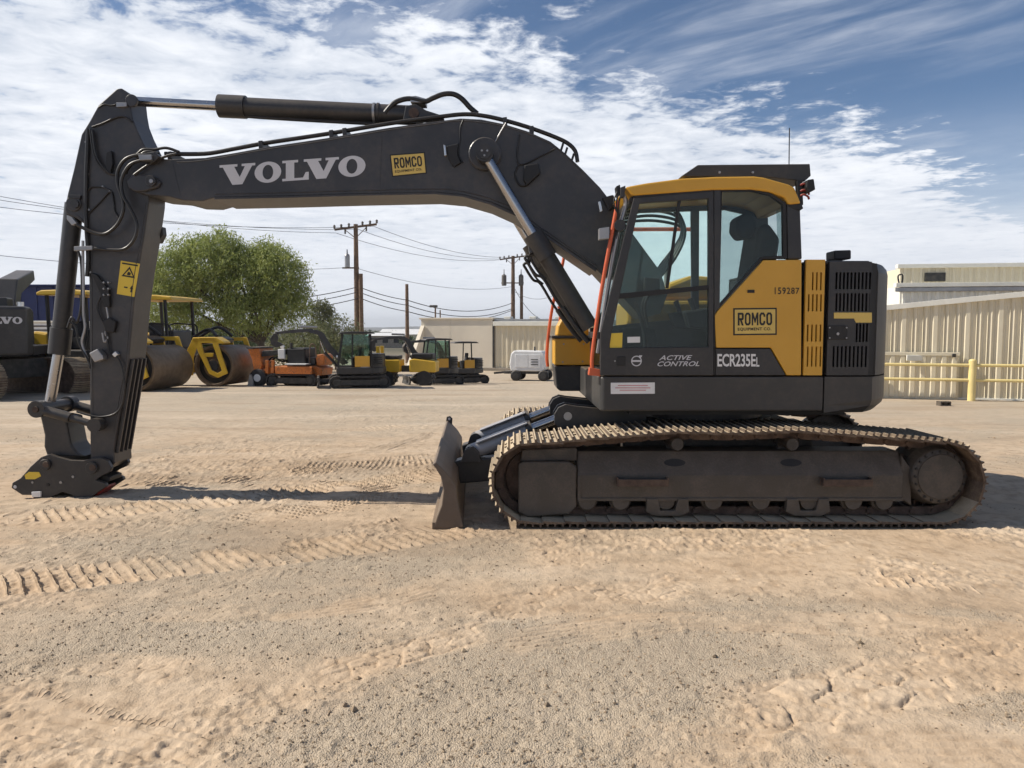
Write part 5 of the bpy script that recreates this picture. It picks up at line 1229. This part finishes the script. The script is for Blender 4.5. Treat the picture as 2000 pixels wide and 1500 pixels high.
# ------------------------------------------------ low yellow trench roller between the compact excavators
def trench_roller():
    r = thing('trench_roller', 'low yellow walk-behind trench roller between two compact excavators', 'roller')
    for x in (-.62, .62):
        for y in (-.36, .04):
            d = MB(); n = 24; d.lathe((x, y, .26), (0, 1, 0), [(0, .06), (0, .24), (.02, .26), (.30, .26), (.32, .24), (.32, .06)], n); o = d.build('drum', 'rubber', r)
            for k in range(12):
                t = 2*math.pi*k/12; q = Vector((x+.27*math.cos(t), y+.16, .26+.27*math.sin(t))); MB().cyl(q-Vector((0, .12, 0)), q+Vector((0, .12, 0)), .028, n=5).build('pad', 'rubber', o)
    py_('front_body', [(-1.0, .45), (-.15, .45), (-.15, .85), (-.9, .85), (-1.0, .72)], -.36, .36, 'yellow_far', r, .03); py_('rear_body', [(.15, .45), (1.0, .45), (1.0, .80), (.3, .88), (.15, .85)], -.36, .36, 'yellow_far', r, .03)
    bx('hitch', (-.16, .16, -.12, .12, .45, .65), 'darkmech', r); bx('engine', (.2, .9, -.30, .30, .86, 1.05), 'black', r, .04)
    bx('mast', (-.92, -.82, -.34, -.22, .85, 1.28), 'yellow_far', r, .01); bx('mast', (-.92, -.82, .22, .34, .85, 1.28), 'yellow_far', r, .01); bx('cover', (-.7, -.2, -.3, .3, .86, .98), 'darkmech', r, .03)
    return r
place(trench_roller(), 795, 753, R(-4), 1.0)
# ------------------------------------------------ white towable generator
def generator():
    r = thing('towable_generator', 'white towable generator on small wheels in front of the ribbed beige wall', 'generator')
    py_('canopy', [(-.62, .36), (.55, .36), (.62, .45), (.62, 1.0), (.52, 1.10), (-.50, 1.12), (-.62, 1.0), (-.68, .6)], -.42, .42, 'whitepaint', r, .04)
    bx('door', (-.45, .02, -.435, -.41, .50, .98), 'whitepaint', r, .008); bx('door', (.06, .48, -.435, -.41, .50, .98), 'whitepaint', r, .008)
    for k in range(3): bx('vent', (.14, .40, -.445, -.43, .60+.09*k, .63+.09*k), 'darkmech', r, .002)
    bx('chassis', (-.9, .7, -.35, .35, .26, .36), 'darkmech', r, .01)
    for x in (-.42, .60):
        for y in (-.50, .38):
            t = MB().lathe((x, y, .20), (0, 1, 0), [(0, .08), (.01, .17), (.04, .20), (.10, .20), (.12, .17), (.12, .08)], 20).build('tyre', 'rubber', r); MB().lathe((x, y-.004, .2), (0, 1, 0), [(0, .02), (0, .10), (.12, .10), (.12, .02)], 14).build('rim', 'darkmech', t)
    MB().bar((-.85, 0, .31), (-1.35, 0, .26), .08, .08).build('drawbar', 'darkmech', r); MB().cyl((.2, 0, 1.1), (.2, 0, 1.26), .03, n=10).build('exhaust', 'darkmech', r)
    return r
place(generator(), 1034, 743, R(-12), 1.15)
# ------------------------------------------------ big excavator at the left edge, seen from behind
def parked():
    r = thing('parked_excavator', 'dark grey excavator seen from behind at the left edge, tail lettered in white', 'excavator')
    for x0 in (-1.5, .9):
        t = MB(); h = .92; rr = h/2
        prof = [(-2.1+rr+rr*math.cos(math.pi/2+math.pi*i/10), rr+rr*math.sin(math.pi/2+math.pi*i/10)) for i in range(11)]+[(2.1-rr+rr*math.cos(-math.pi/2+math.pi*i/10), rr+rr*math.sin(-math.pi/2+math.pi*i/10)) for i in range(11)]
        o = MB().prism_x(prof, x0+.08, x0+.52).build('track', 'chain', r)
        P = np.array(prof+[prof[0]]); d = np.hypot(*np.diff(P, axis=0).T); s = np.concatenate([[0], np.cumsum(d)]); me = None
        for q in np.linspace(0, s[-1], 50, endpoint=False):
            a = np.array([np.interp(q, s, P[:, i]) for i in (0, 1)]); b = np.array([np.interp((q+.01) % s[-1], s, P[:, i]) for i in (0, 1)]); ang = math.atan2(b[1]-a[1], b[0]-a[0])
            if me is None:
                mb = MB().box(-.30, .30, -.088, .088, -.01, .012)
                for g in (-.06, 0, .06): mb.box(-.299, .299, g-.01, g+.01, -.035, -.01)
                k = mb.build('track_shoe', 'shoe', o); me = k.data
            else: k = bpy.data.objects.new('track_shoe', me); C.objects.link(k); k.parent = o
            k.location = (x0+.30, a[0], a[1]); k.rotation_euler = (ang, 0, 0)
    bx('car_body', (-1.0, 1.0, -1.0, 1.0, .45, .95), 'darkmech', r)
    arc = [(1.30*math.sin(t)/math.sin(.82), -1.9+1.3*(1-math.cos(t))) for t in np.linspace(-.82, .82, 17)]
    MB().prism_z(arc+[(1.30, -.9), (-1.30, -.9)], 1.05, 2.30).build('counterweight', 'dark', r, .08, 3)
    bx('house', (-1.28, 1.28, -.88, 1.6, 1.05, 1.30), 'dark', r, .03); bx('engine_hood', (-1.25, 1.1, -.88, .2, 1.305, 2.28), 'dark', r, .08)
    bx('cab', (-1.28, -.35, .25, 1.9, 1.305, 2.9), 'dark', r, .06); bx('cab_rear_pane', (-1.2, -.43, .235, .25, 2.1, 2.75), 'glass_far', r, 0)
    bx('hood_box', (.0, .7, -.7, -.1, 2.285, 2.55), 'dark', r, .04); MB().cyl((.95, -.5, 2.28), (.95, -.5, 2.44), .09, n=16).build('lamp', 'lamp', r); bx('exhaust', (-.2, .0, -.5, -.3, 2.285, 2.72), 'black', r, .02)
    uv, fs = poly_word(VOLVO); vs = []
    for u, v in uv:
        x = (u-.5)*1.0+.72; t = math.asin(max(-1, min(1, x*math.sin(.82)/1.30))); vs.append((x, -1.9+1.3*(1-math.cos(t))-.012, 1.86+v*.17))
    MB().add(vs, fs).build('lettering', 'letter', r)
    for k in range(2): bx('door_panel', (-.9+.75*k, -.2+.75*k, -1.915+.02, -1.85, 1.2, 1.66), 'skirt', r, .01)
    py_b = MB().prism_x([(1.4, 1.5), (2.4, 3.2), (4.4, 3.6), (4.5, 3.3), (2.8, 2.8), (1.9, 1.4)], -.25, .25).build('boom', 'boomgrey', r, .03)
    for o in r.children:
        if o.name.split('.')[0] not in ('track', 'car_body'): o.rotation_euler = (0, 0, R(-48))
    return r
pk = parked(); p = gp(60, 779); pk.location = (-13.95, 20.1, 0); pk.rotation_euler = (0, 0, R(68))
# ------------------------------------------------ white site trailer and blue shed behind it
def site_trailer():
    r = thing('site_trailer', 'white boxy site trailer behind the parked excavator at the left', 'trailer')
    bx('body', (-3.2, 1.4, -1.2, 1.2, .55, 2.35), 'whitepaint', r, .03)
    for z in (2.05, 2.2): bx('trim_line', (-3.22, 1.42, -1.215, -1.19, z, z+.05), 'darkmech', r, .003)
    bx('roof', (-3.25, 1.45, -1.25, 1.25, 2.352, 2.42), 'creamwhite', r, .02); bx('skirt', (-3.0, 1.2, -1.1, 1.1, .35, .55), 'darkmech', r)
    for x in (-2.2, .4): MB().lathe((x, -1.1, .36), (0, 1, 0), [(0, .1), (0, .3), (.03, .36), (.2, .36), (.22, .3), (.22, .1)], 20).build('tyre', 'rubber', r)
    bx('window', (-1.6, -.6, -1.22, -1.19, 1.2, 1.9), 'black', r, .01)
    return r
q = site_trailer(); q.location = (wp(95, 600, 29).x, 29.5, gz(29.5)); 
def blue_shed():
    r = thing('blue_shed', 'long dark blue shed rising behind the left-hand machines', 'shed'); Y = 40; x0, x1 = wp(-260, 600, Y).x, wp(185, 600, Y).x; g = gz(Y)
    bx('wall', (x0, x1, Y, Y+6, g, 4.0), 'blueb', r, .02); MB().prism_x([(Y-.3, 4.0), (Y+6.3, 4.0), (Y+6.3, 4.15), (Y-.3, 4.08)], x0-.2, x1+.2).build('roof', 'blueb', r, .01)
    for k in range(14):
        xx = x0+.5+k*(x1-x0-1)/13; bx('wall_rib', (xx-.04, xx+.04, Y-.05, Y-.002, g, 3.98), 'blueb', r, .005)
    bx('lower_wall', (x0+.2, x1-.2, Y-.09, Y-.052, g, 1.5), 'whitepaint', r, .01)
    return r
blue_shed()
# ------------------------------------------------ ribbed metal walls
def ribbed(root, A, B, zA, zB, base, mat, pitch=.305, per=3, depth=.045, name='wall_panel', inv=False):
    """separate rib panels from A to B (x,y), top height running from zA to zB, standing on z=base"""
    A = Vector((*A, 0)); B = Vector((*B, 0)); L = (B-A).length; d = (B-A)/L; nrm = Vector((d.y, -d.x, 0))
    w = pitch*per; n = int(math.ceil(L/w)); out = []
    for k in range(n):
        s0, s1 = k*w, min(L, (k+1)*w); us = [(s0+.003, 0)]
        for j in range(per):
            c = s0+pitch*(j+.5)
            for o, h in ((-.075, 0), (-.045, depth), (.045, depth), (.075, 0)):
                if s0 < c+o < s1: us.append((c+o, h))
            for o in (.125, .18):
                for dd, h in ((-.012, 0), (0, depth*.18), (.012, 0)):
                    if s0 < c+o+dd < s1-.004 and not inv: us.append((c+o+dd, h))
        us = sorted(set(us)); us.append((s1-.003, 0)); mb = MB(); vs = []
        for u, h in us:
            p = A+d*u+nrm*h; zt_ = zA+(zB-zA)*u/L; vs += [(p.x, p.y, base), (p.x, p.y, zt_)]
        m = len(us); bk = [A+d*us[0][0]-nrm*.01, A+d*us[-1][0]-nrm*.01]
        mb.add(vs, [(2*i, 2*i+2, 2*i+3, 2*i+1) for i in range(m-1)]); out.append(mb.build(name, mat, root))
    return out
def low_building():
    r = thing('metal_building', 'low cream ribbed metal building with sloping eave behind the yellow rail', 'building')
    A = gp(1690, 776); Bp = gp(2000, 783); d = (Bp-A); A2 = A; B2 = A+d*1.9
    L = (B2-A2).length; dd = (B2-A2)/L
    z0 = wp(1690, 608, A.y).z; z1 = wp(2000, 577, Bp.y).z; zB = z0+(z1-z0)*1.9
    ribbed(r, (A2.x, A2.y), (B2.x, B2.y), z0, zB, 0.0, 'cream', .235)
    nrm = Vector((-dd.y, dd.x, 0))       # away from the camera
    def slab(name, s0, s1, off0, off1, za, zb, th, mat):
        mb = MB(); vs = []
        for s, z in ((s0, za), (s1, zb)):
            for o in (off0, off1):
                p = A2+dd*s+nrm*o; vs += [(p.x, p.y, z), (p.x, p.y, z+th)]
        mb.add(vs, [(0, 1, 3, 2), (4, 6, 7, 5), (0, 4, 5, 1), (2, 3, 7, 6), (1, 5, 7, 3), (0, 2, 6, 4)]); return mb.build(name, mat, r, .006)
    slab('rake_trim', -.1, L, -.10, .06, z0-.03, zB-.03, .13, 'creamwhite')
    slab('roof', -.1, L, .062, 9.0, z0+.06, zB+.06, .04, 'creamwhite')
    slab('inner_wall', 0, L, .03, .2, -.0, -.0, .001, 'cream')
    mb = MB(); P = [A2+nrm*.03, B2+nrm*.03, B2+nrm*.2, A2+nrm*.2]
    mb.add([(p.x, p.y, -.02) for p in P]+[(P[0].x, P[0].y, z0-.01), (P[1].x, P[1].y, zB-.01), (P[2].x, P[2].y, zB-.01), (P[3].x, P[3].y, z0-.01)], [(0,3,2,1),(4,5,6,7),(0,1,5,4),(1,2,6,5),(2,3,7,6),(3,0,4,7)]); mb.build('core_wall', 'cream', r)
    slab('base_trim', 0, L, -.06, -.0, .0, .0, .05, 'creamwhite')
    # sliding door with wider ribs at the left end
    s1 = ((wp(1852, 740, 19).x-A2.x)/dd.x); h = wp(1800, 694, A2.y).z
    a = A2-nrm*.12; b = A2+dd*s1-nrm*.12
    ribbed(r, (a.x, a.y), (b.x, b.y), h, h, .06, 'cream', .23, 4, .035, 'door_panel', True)
    mb = MB(); mb.bar((a.x, a.y, h+.05), (b.x+.0, b.y, h+.05), .09, .09); mb.build('door_track', 'cream', r, .008)
    slab('door_end_wall', 0, s1, -.115, -.065, .0, .0, h, 'cream')
    p = A2+dd*(s1*.52)-nrm*.17; MB().box(p.x-.22, p.x+.22, p.y-.03, p.y+.01, h-.12, h+.02).build('door_hanger', 'creamwhite', r, .01)
    p = A2+dd*(s1*.93)-nrm*.17; MB().box(p.x-.04, p.x+.04, p.y-.03, p.y+.01, h-.02, h+.06).build('latch', 'darkmech', r, .005)
    return A2, dd, nrm
lowb = low_building()
def tall_building():
    r = thing('metal_building', 'taller two-tier cream metal building rising behind the low ribbed one', 'building')
    Y = 30.0; A = wp(1758, 560, Y); B_ = Vector((A.x+26, Y-4.2, 0)); g = gz(Y)
    z1 = wp(1758, 560, Y).z; z2 = wp(1768, 524, Y+.8).z
    A0 = Vector((A.x, Y, 0)); d = (B_-A0).normalized(); L = (B_-A0).length; nr = Vector((-d.y, d.x, 0))
    ribbed(r, (A0.x, A0.y), (B_.x, B_.y), z1, z1, g, 'creamwhite', .305)
    a = A0+nr*.8+d*.25; b = B_+nr*.8; ribbed(r, (a.x, a.y), (b.x, b.y), z2, z2, z1+.05, 'cream', .305)
    def beam(name, o, z, w, h, mat, s0=-.2, s1=L): 
        p = A0+nr*o+d*s0; q = A0+nr*o+d*s1; MB().bar((p.x, p.y, z), (q.x, q.y, z), w, h).build(name, mat, r, .01)
    beam('eave_trim', .0, z1+.06, .35, .16, 'creamwhite'); beam('roof_trim', .8, z2+.07, .30, .16, 'creamwhite', .1); beam('gutter', -.10, z1-.12, .10, .16, 'steel')
    def blockf(name, s0, s1, o0, o1, za, zb, mat):
        P = [A0+d*s0+nr*o0, A0+d*s1+nr*o0, A0+d*s1+nr*o1, A0+d*s0+nr*o1]; MB().prism_z([(p.x, p.y) for p in P], za, zb).build(name, mat, r)
    blockf('lower_block', .02, L, .03, 12, g, z1+.02, 'creamwhite'); blockf('upper_block', .28, L, .84, 11, z1+.03, z2, 'cream')
    p = A0+d*1.15+nr*.72; blk = MB().bar((p.x, p.y, (z1+z2)/2+.02), (p.x+d.x*.75, p.y+d.y*.75, (z1+z2)/2+.02), .10, .34).build('wall_vent', 'darkmech', r, .006)
    p = A0+d*.12+nr*.5; MB().tube([(p.x, p.y, z1+.15), (p.x-.05, p.y, z1+.45), (p.x+.12, p.y, z1+.5), (p.x+.12, p.y, z1+.15)], .035, 8).build('vent_pipe', 'darkmech', r)
    return r
tall_building()
def pipe_rail():
    r = thing('pipe_rail', 'pale yellow pipe guard rail with a stout post at the right', 'railing')
    A2, dd, nrm = lowb; A = gp(1735, 778)+Vector((0, -.25, 0)); post = gp(1890, 781)-nrm*.28; d = dd
    for s in (-2.46, 0, 2.46):
        p = post+d*s; MB().lathe((p.x, p.y, -.05), (0, 0, 1), [(0, .085), (1.02, .085), (1.045, .07), (1.06, .03), (1.06, .01)], 20).build('post', 'railyellow', r)
    for z in (.86, .50):
        for s0, s1 in ((-4.5, -2.46), (-2.46, 0), (0, 2.46), (2.46, 4.6)):
            a = post+d*s0; b = post+d*s1; MB().cyl((a.x, a.y, z), (b.x, b.y, z), .038, n=12).build('rail', 'railyellow', r)
pipe_rail()
def beige_building():
    r = thing('warehouse', 'beige warehouse, plain wall at left and ribbed wall at right, behind the compact excavators', 'building')
    P = gp(895, 723); Y = P.y; g = gz(Y); x0, xm, x1 = wp(823, 700, Y).x, wp(968, 700, Y).x, wp(1180, 700, Y).x
    z0 = wp(895, 624, Y).z; z1 = wp(1000, 637, Y).z
    xs = [x0, wp(883, 700, Y).x, xm]
    for a, b in zip(xs, xs[1:]): bx('stucco_wall', (a+.004, b-.004, Y, Y+9, g-.05, z0), 'stucco', r, .01)
    bx('parapet_cap', (x0-.1, xm+.05, Y-.08, Y+9, z0+.002, z0+.10), 'stucco', r, .01)
    MB().prism_x([(Y-.02, g-.05), (Y-2.6, g-.05), (Y-.02, z0*.85)], x0-.02, x0+.22).build('buttress', 'stucco', r, .01)
    ribbed(r, (xm+.06, Y+.10), (x1, Y+.10), z1, z1, g+.05, 'cream', .32)
    bx('core', (xm+.06, x1, Y+.13, Y+9, g-.05, z1), 'cream', r, .0); bx('corner_trim', (xm-.0, xm+.10, Y-.03, Y+.10, g, z1+.1), 'darkmech', r, .01)
    bx('fascia', (xm+.05, x1, Y-.12, Y+.12, z1+.002, z1+.26), 'creamwhite', r, .02); bx('metal_roof', (xm+.05, x1, Y+.121, Y+9.2, z1+.10, z1+.40), 'steel', r, .02)
    for k in range(3): bx('roof_unit', (xm+.6+k*1.5, xm+1.0+k*1.5, Y+.3, Y+.9, z1+.401, z1+.55), 'creamwhite', r, .02)
    bx('plinth', (xs[1]+1.3, x1, Y-.10, Y-.005, g-.05, g+.20), 'tanblock', r, .02)
    p = wp(843, 600, Y+1); MB().cyl((p.x, Y+1, z0), (p.x, Y+1, p.z), .05, n=8).build('mast', 'wood', r); bx('flood_lamp', (p.x-.32, p.x+.12, Y+.85, Y+1.1, p.z-.02, p.z+.12), 'darkmech', r, .02)
    p = wp(853, 606, Y+1); MB().cyl((p.x, Y+1, z0), (p.x, Y+1, p.z), .04, n=8).build('mast', 'wood', r)
    a = R(-15); pv = Vector((x0, Y, 0)); r.rotation_euler = (0, 0, a); r.location = pv-Matrix.Rotation(a, 3, 'Z') @ pv
beige_building()
# ------------------------------------------------ poles and wires
def pole(label, px, topy, Y, r0=.16, arm=True, equip=None):
    t = thing('utility_pole', label, 'utility pole', group='wooden utility poles'); x = wp(px, 600, Y).x; g = gz(Y); zt_ = wp(px, topy, Y).z; t.location = (x, Y, g)
    MB().cyl((x, Y, g-.3), (x, Y, zt_), r0*1.15, r0*.8, 12).build('pole_shaft', 'wood', t)
    if arm:
        z = zt_-.25; a = Vector((x-1.45, Y-.35, z-.18)); b = Vector((x+1.45, Y+.35, z+.30)); MB().bar(a, b, .13, .15).build('cross_arm', 'wood', t, .01)
        for k in (0, .16, .34, .66, .84, 1.0):
            p = a+(b-a)*k; MB().lathe((p.x, p.y, p.z+.06), (0, 0, 1), [(0, .05), (.08, .09), (.12, .06), (.18, .10), (.24, .07), (.28, .03)], 10).build('insulator', 'poletop', t)
        for s in (-1, 1): MB().bar((x, Y-.1, z-.75), (x+s*.75, Y-.1+s*.18, z-.05+s*.10), .05, .05).build('arm_brace', 'wood', t)
        for k in (.25, .75): 
            p = a+(b-a)*k; MB().cyl((p.x, p.y, p.z-.40), (p.x, p.y, p.z-.05), .06, n=8).build('cutout', 'poletop', t)
    if equip == 1:
        MB().lathe((x-.62, Y-.1, wp(px, 523, Y).z), (0, 0, 1), [(0, .15), (.05, .18), (.85, .18), (.95, .14), (1.0, .06), (1.3, .04)], 16).build('transformer', 'steel', t)
        bz = wp(px, 522, Y).z; bx('bracket', (x-1.0, x+.2, Y-.08, Y+.02, bz-.10, bz), 'wood', t, .005)
        MB().cyl((x+.35, Y-.2, g), (x+.35, Y-.2, wp(px, 535, Y).z), .17, .15, 10).build('stub_pole', 'wood', t)
    if equip == 2:
        for s in (-1.0, .9): MB().lathe((x+s, Y, wp(px, 558, Y).z), (0, 0, 1), [(0, .22), (.05, .27), (1.1, .27), (1.2, .18), (1.3, .05), (1.8, .04)], 16).build('transformer', 'poletop', t)
        bz = wp(px, 552, Y).z; bx('bracket', (x-1.3, x+1.2, Y-.1, Y+.0, bz-.1, bz+.02), 'wood', t, .005)
        MB().cyl((x+.95, Y+.1, g), (x+.95, Y+.1, wp(px, 540, Y).z), .2, .17, 10).build('stub_pole', 'wood', t)
    return t
pole('tall wooden utility pole with a leaning crossarm behind the closed-cab compact excavator', 697, 438, 55, .19, True, 1)
pole('farther wooden utility pole with two transformers above the beige warehouse', 1002, 500, 85, .24, True, 2)
pole('short bare wooden pole without crossarm left of the beige warehouse', 795, 555, 62, .16, False)
def wire(a, b, sag, r=.022):
    a, b = Vector(a), Vector(b); P = [a.lerp(b, t)-Vector((0, 0, sag*4*t*(1-t))) for t in np.linspace(0, 1, 15)]
    return MB().tube(P, r, 5, 1)
spans = []
od = ('topmost', 'second', 'third', 'lowest')
for i, ((x1, y1), (x2, y2), (x3, y3)) in enumerate((((656, 455), (980, 507), (-240, 335)), ((700, 448), (1002, 504), (-240, 350)), ((730, 442), (1018, 501), (-240, 372)), ((690, 522), (1000, 560), (-240, 470)))):
    a = wp(x1, y1, 55); spans.append((a, wp(x2, y2, 85), .8, .017, 'faint overhead wire high between the two crossarm poles, %s of four' % od[(2, 1, 0, 3)[i]])); spans.append((wp(x3, y3, 38), a, .7, .014, 'faint overhead wire passing behind the excavator stick on the left, %s of four' % od[i]))
for i, ((x1, y1), (x2, y2)) in enumerate((((700, 560), (1000, 592)), ((700, 570), (1000, 603)), ((703, 582), (1000, 606)))):
    a = wp(x1, y1, 55); m = wp(795, y1+26, 62); o3 = ('upper', 'middle', 'lower')[i]
    spans.append((a, m, .12, .030, '%s thick cable between the tall crossarm pole and the short bare pole' % o3)); spans.append((m, wp(x2, y2, 85), .9, .035, '%s thick cable sagging from the short bare pole over the warehouse' % o3)); spans.append((wp(480, y1+28, 48), a, .25, .028, '%s thick cable from the green tree to the tall crossarm pole' % o3))
spans.append((wp(1006, 565, 85), wp(1075, 630, 70), .8, .03, 'steep service cable dropping from the farther pole to the warehouse roof')); spans.append((wp(1006, 570, 85), wp(1110, 560, 75), 1.0, .02, 'short sagging cable running right from the farther pole behind the boom cylinder'))
for a, b, s, rr, lab in spans:
    o = wire(a, b, s, rr).build('power_line', 'wire'); tag(o, lab, 'wire', 'overhead lines')
# ------------------------------------------------ trees
def leaves(n, lobes, size, droop, seed, shell=.55):
    g = np.random.default_rng(seed); out = []
    wts = np.array([a[3]*a[4]*a[5] for a in lobes]); wts /= wts.sum(); idx = g.choice(len(lobes), n, p=wts); Lb = np.array(lobes)[idx]
    v = g.normal(size=(n, 3)); v /= np.linalg.norm(v, axis=1)[:, None]
    rad = (shell+(1-shell)*g.random(n)**.6)*(1+.10*g.normal(size=n))
    c = Lb[:, :3]+v*Lb[:, 3:6]*rad[:, None]
    # clump the leaves round twig points so that gaps remain
    tw = c[g.choice(n, max(40, n//28))]; j = g.integers(0, len(tw), n); c = np.where(g.random((n, 1)) < .85, tw[j]+g.normal(size=(n, 3))*np.array([.17, .17, .15]), c)
    d = g.normal(size=(n, 3)); d[:, 2] -= droop; d /= np.linalg.norm(d, axis=1)[:, None]
    e = np.cross(d, g.normal(size=(n, 3))); e /= np.linalg.norm(e, axis=1)[:, None]
    L = size*(.6+.8*g.random(n))[:, None]; w = L*.24
    V = np.stack([c-e*w, c+d*L*.5-e*w*.2, c+d*L, c+d*L*.5+e*w*1.0], 1)
    return V.reshape(-1, 3)
def tree(name, label, loc, lobes, n, size, droop, seed, mat, trunk_h, trunk_r, limbs, group=None):
    t = thing(name, label, 'tree', loc, group); x, y, z = loc
    V = leaves(n, [(a+x, b+y, c+z, d, e, f) for a, b, c, d, e, f in lobes], size, droop, seed); m = len(V)//4
    mb = MB(); mb.v = V.tolist(); mb.f = [(4*i, 4*i+1, 4*i+2, 4*i+3) for i in range(m)]; mb.sm = [False]*m
    off = loc; me = bpy.data.meshes.new('crown'); me.from_pydata((V-np.array(off)).tolist(), [], mb.f); me.materials.append(MATS[mat]); o = bpy.data.objects.new('crown', me); C.objects.link(o); o.parent = t
    tr = MB().cyl((x, y, z-.1), (x+.1, y, z+trunk_h), trunk_r, trunk_r*.7, 10).build('trunk', 'bark', t)
    g = random.Random(seed)
    for a, b, c, d, e, f in lobes[:limbs]:
        MB().tube([(x+.1, y, z+trunk_h*.9), (x+a*.5+g.uniform(-.2, .2), y+b*.5, z+(trunk_h+c)*.5), (x+a, y+b, z+c+f*.4)], trunk_r*.35, 6, 4).build('limb', 'bark', tr)
    return t
Yt = 38.; g = gz(Yt); tx = wp(505, 600, Yt).x
def lb(px, py, dy, rx, ry, rz): q = wp(px-22, py, Yt); return (q.x-tx, dy, q.z-g, rx, ry, rz)
lobes = [lb(430, 520, 0, 1.75, 1.6, 1.55), lb(500, 545, .3, 1.8, 1.8, 1.7), lb(565, 545, 0, 1.45, 1.5, 1.6), lb(370, 545, -.3, 1.5, 1.4, 1.6), lb(340, 590, 0, 1.1, 1.2, 1.3), lb(455, 480, .2, 1.1, 1.1, .85), lb(545, 500, .1, 1.0, 1.0, .8), lb(590, 590, 0, .95, 1.1, 1.1), lb(520, 615, -.2, 1.5, 1.4, .95), lb(430, 610, .1, 1.6, 1.3, .95), lb(385, 480, 0, .75, .8, .55)]
tree('shade_tree', 'large round light green tree behind the yellow compactors', (tx, Yt, g), lobes, 70000, .17, 1.0, 5, 'leaf', 1.7, .22, 9)
for i, (px, py, Y, w, h, mt, lab) in enumerate(((626, 612, 48, .8, .9, 'leafolive', 'small dark ragged tree just right of the large green tree'), (655, 650, 46, 1.6, 1.3, 'leafolive', 'pale olive bush behind the folded compact excavator arm'), (590, 665, 42, 2.0, 1.0, 'leafolive', 'olive scrub bush behind the orange trencher'), (330, 655, 44, 2.6, 1.6, 'leafdark', 'dark green bush behind the compactor canopy'), (420, 660, 45, 2.4, 1.3, 'leafdark', 'dark bush in the shade below the large green tree'), (260, 640, 46, 2.4, 1.9, 'leafdark', 'dark green bush mostly hidden by the excavator stick'))):
    q = wp(px, py, Y); g_ = gz(Y); hz = max(.6, q.z-g_)
    tree('bush', lab, (q.x, Y, g_), [(0, 0, hz, w, w*.8, h*.8), (-w*.5, .2, hz*.7, w*.7, w*.6, h*.6), (w*.5, -.2, hz*.65, w*.7, w*.6, h*.55), (0, 0, hz*.45, w*.9, w*.7, h*.5)], 5200, .20, .4, 20+i, mt, hz*.8, .08, 3, 'bushes along the back fence')
# ------------------------------------------------ far town and hills
def far_town():
    gn = random.Random(3)
    for i, (px, py, w, hgt, Y, mt, lab) in enumerate(((779, 650, 9, 3.8, 190, 'whitepaint', 'far white-roofed shed left of the short bare pole'), (803, 655, 9, 3.2, 170, 'cream', 'far cream shed right of the short bare pole'), (752, 660, 7, 3.0, 150, 'tanblock', 'far tan block house above the trench roller'), (1080, 648, 14, 4.5, 200, 'creamwhite', 'far pale shed seen under the boom cylinder'))):
        r = thing('far_shed', lab, 'building', group='far-off buildings'); x = wp(px, 640, Y).x; g = gz(Y); r.location = (x, Y, g)
        bx('wall', (x-w/2, x+w/2, Y, Y+8, g, g+hgt*.8), mt, r, 0); MB().prism_x([(Y-.4, g+hgt*.8), (Y+4, g+hgt), (Y+8.4, g+hgt*.8)], x-w/2-.3, x+w/2+.3).build('roof', 'whitepaint', r)
        for k in range(3): bx('window', (x-w/2+.8+k*w/3.2, x-w/2+1.9+k*w/3.2, Y-.05, Y-.01, g+1, g+2), 'black', r, 0)
    V = []; gg = np.random.default_rng(9)
    lob = []
    for k in range(260):
        Y = gg.uniform(95, 420); px = gg.uniform(-300, 2300); x = (px-1000)/F*Y; s = gg.uniform(1.2, 2.6); lob.append((x, Y, gz(Y)+s*.6, s*1.5, s, s*.8))
    V = leaves(46000, lob, .9, .1, 77); m = len(V)//4
    me = bpy.data.meshes.new('far_trees'); me.from_pydata(V.tolist(), [], [(4*i, 4*i+1, 4*i+2, 4*i+3) for i in range(m)]); me.materials.append(MATS['leafdark'])
    o = bpy.data.objects.new('far_trees', me); C.objects.link(o); o['kind'] = 'stuff'; tag(o, 'far-off belt of dark trees along the horizon', 'trees')
    xs = np.linspace(-3800, 3800, 240); vs = []; h = 48*(fbm(xs*.0016+40, xs*0, 4, 60)-.30)
    for x, q in zip(xs, h): vs += [(x, 2600, -8), (x, 2750, max(2, q)+2), (x, 3400, -8)]
    MB().add(vs, [f for i in range(239) for f in ((3*i, 3*i+3, 3*i+4, 3*i+1), (3*i+1, 3*i+4, 3*i+5, 3*i+2))], True).build('hills', paint('hill', (.13, .125, .115), .95, scale=.01), kind='structure')
far_town()
# ------------------------------------------------ small things on the ground
def block():
    q = gp(1843, 793); r = thing('concrete_block', 'small grey hollow block lying on the ground before the yellow rail', 'block', (q.x, q.y, 0))
    mb = MB(); mb.ring_y([(q.x-.12, 0), (q.x+.12, 0), (q.x+.12, .11), (q.x-.12, .11)], [(q.x-.09, .03), (q.x+.09, .03), (q.x+.09, .085), (q.x-.09, .085)], q.y-.09, q.y+.09); mb.build('shell', 'trackframe', r, .004)
    bxw = MB().box(q.x-.008, q.x+.008, q.y-.085, q.y+.085, .031, .084).build('web', 'trackframe', r, .002)
block()
# ------------------------------------------------ the thin desert haze
def haze():
    mb = MB().box(-4400, 4400, -60, 5350, -40, 70)
    m, T = base_mat('haze')
    v = T.n('ShaderNodeVolumePrincipled', ins={'Color': (.80, .84, .90), 'Density': .00022, 'Anisotropy': .3})
    out = T.n('ShaderNodeOutputMaterial'); m.node_tree.links.new(v.outputs[0], out.inputs['Volume'])
    o = mb.build('haze', m, kind='stuff'); tag(o, 'thin pale haze hanging over the far end of the yard', 'haze')
haze()
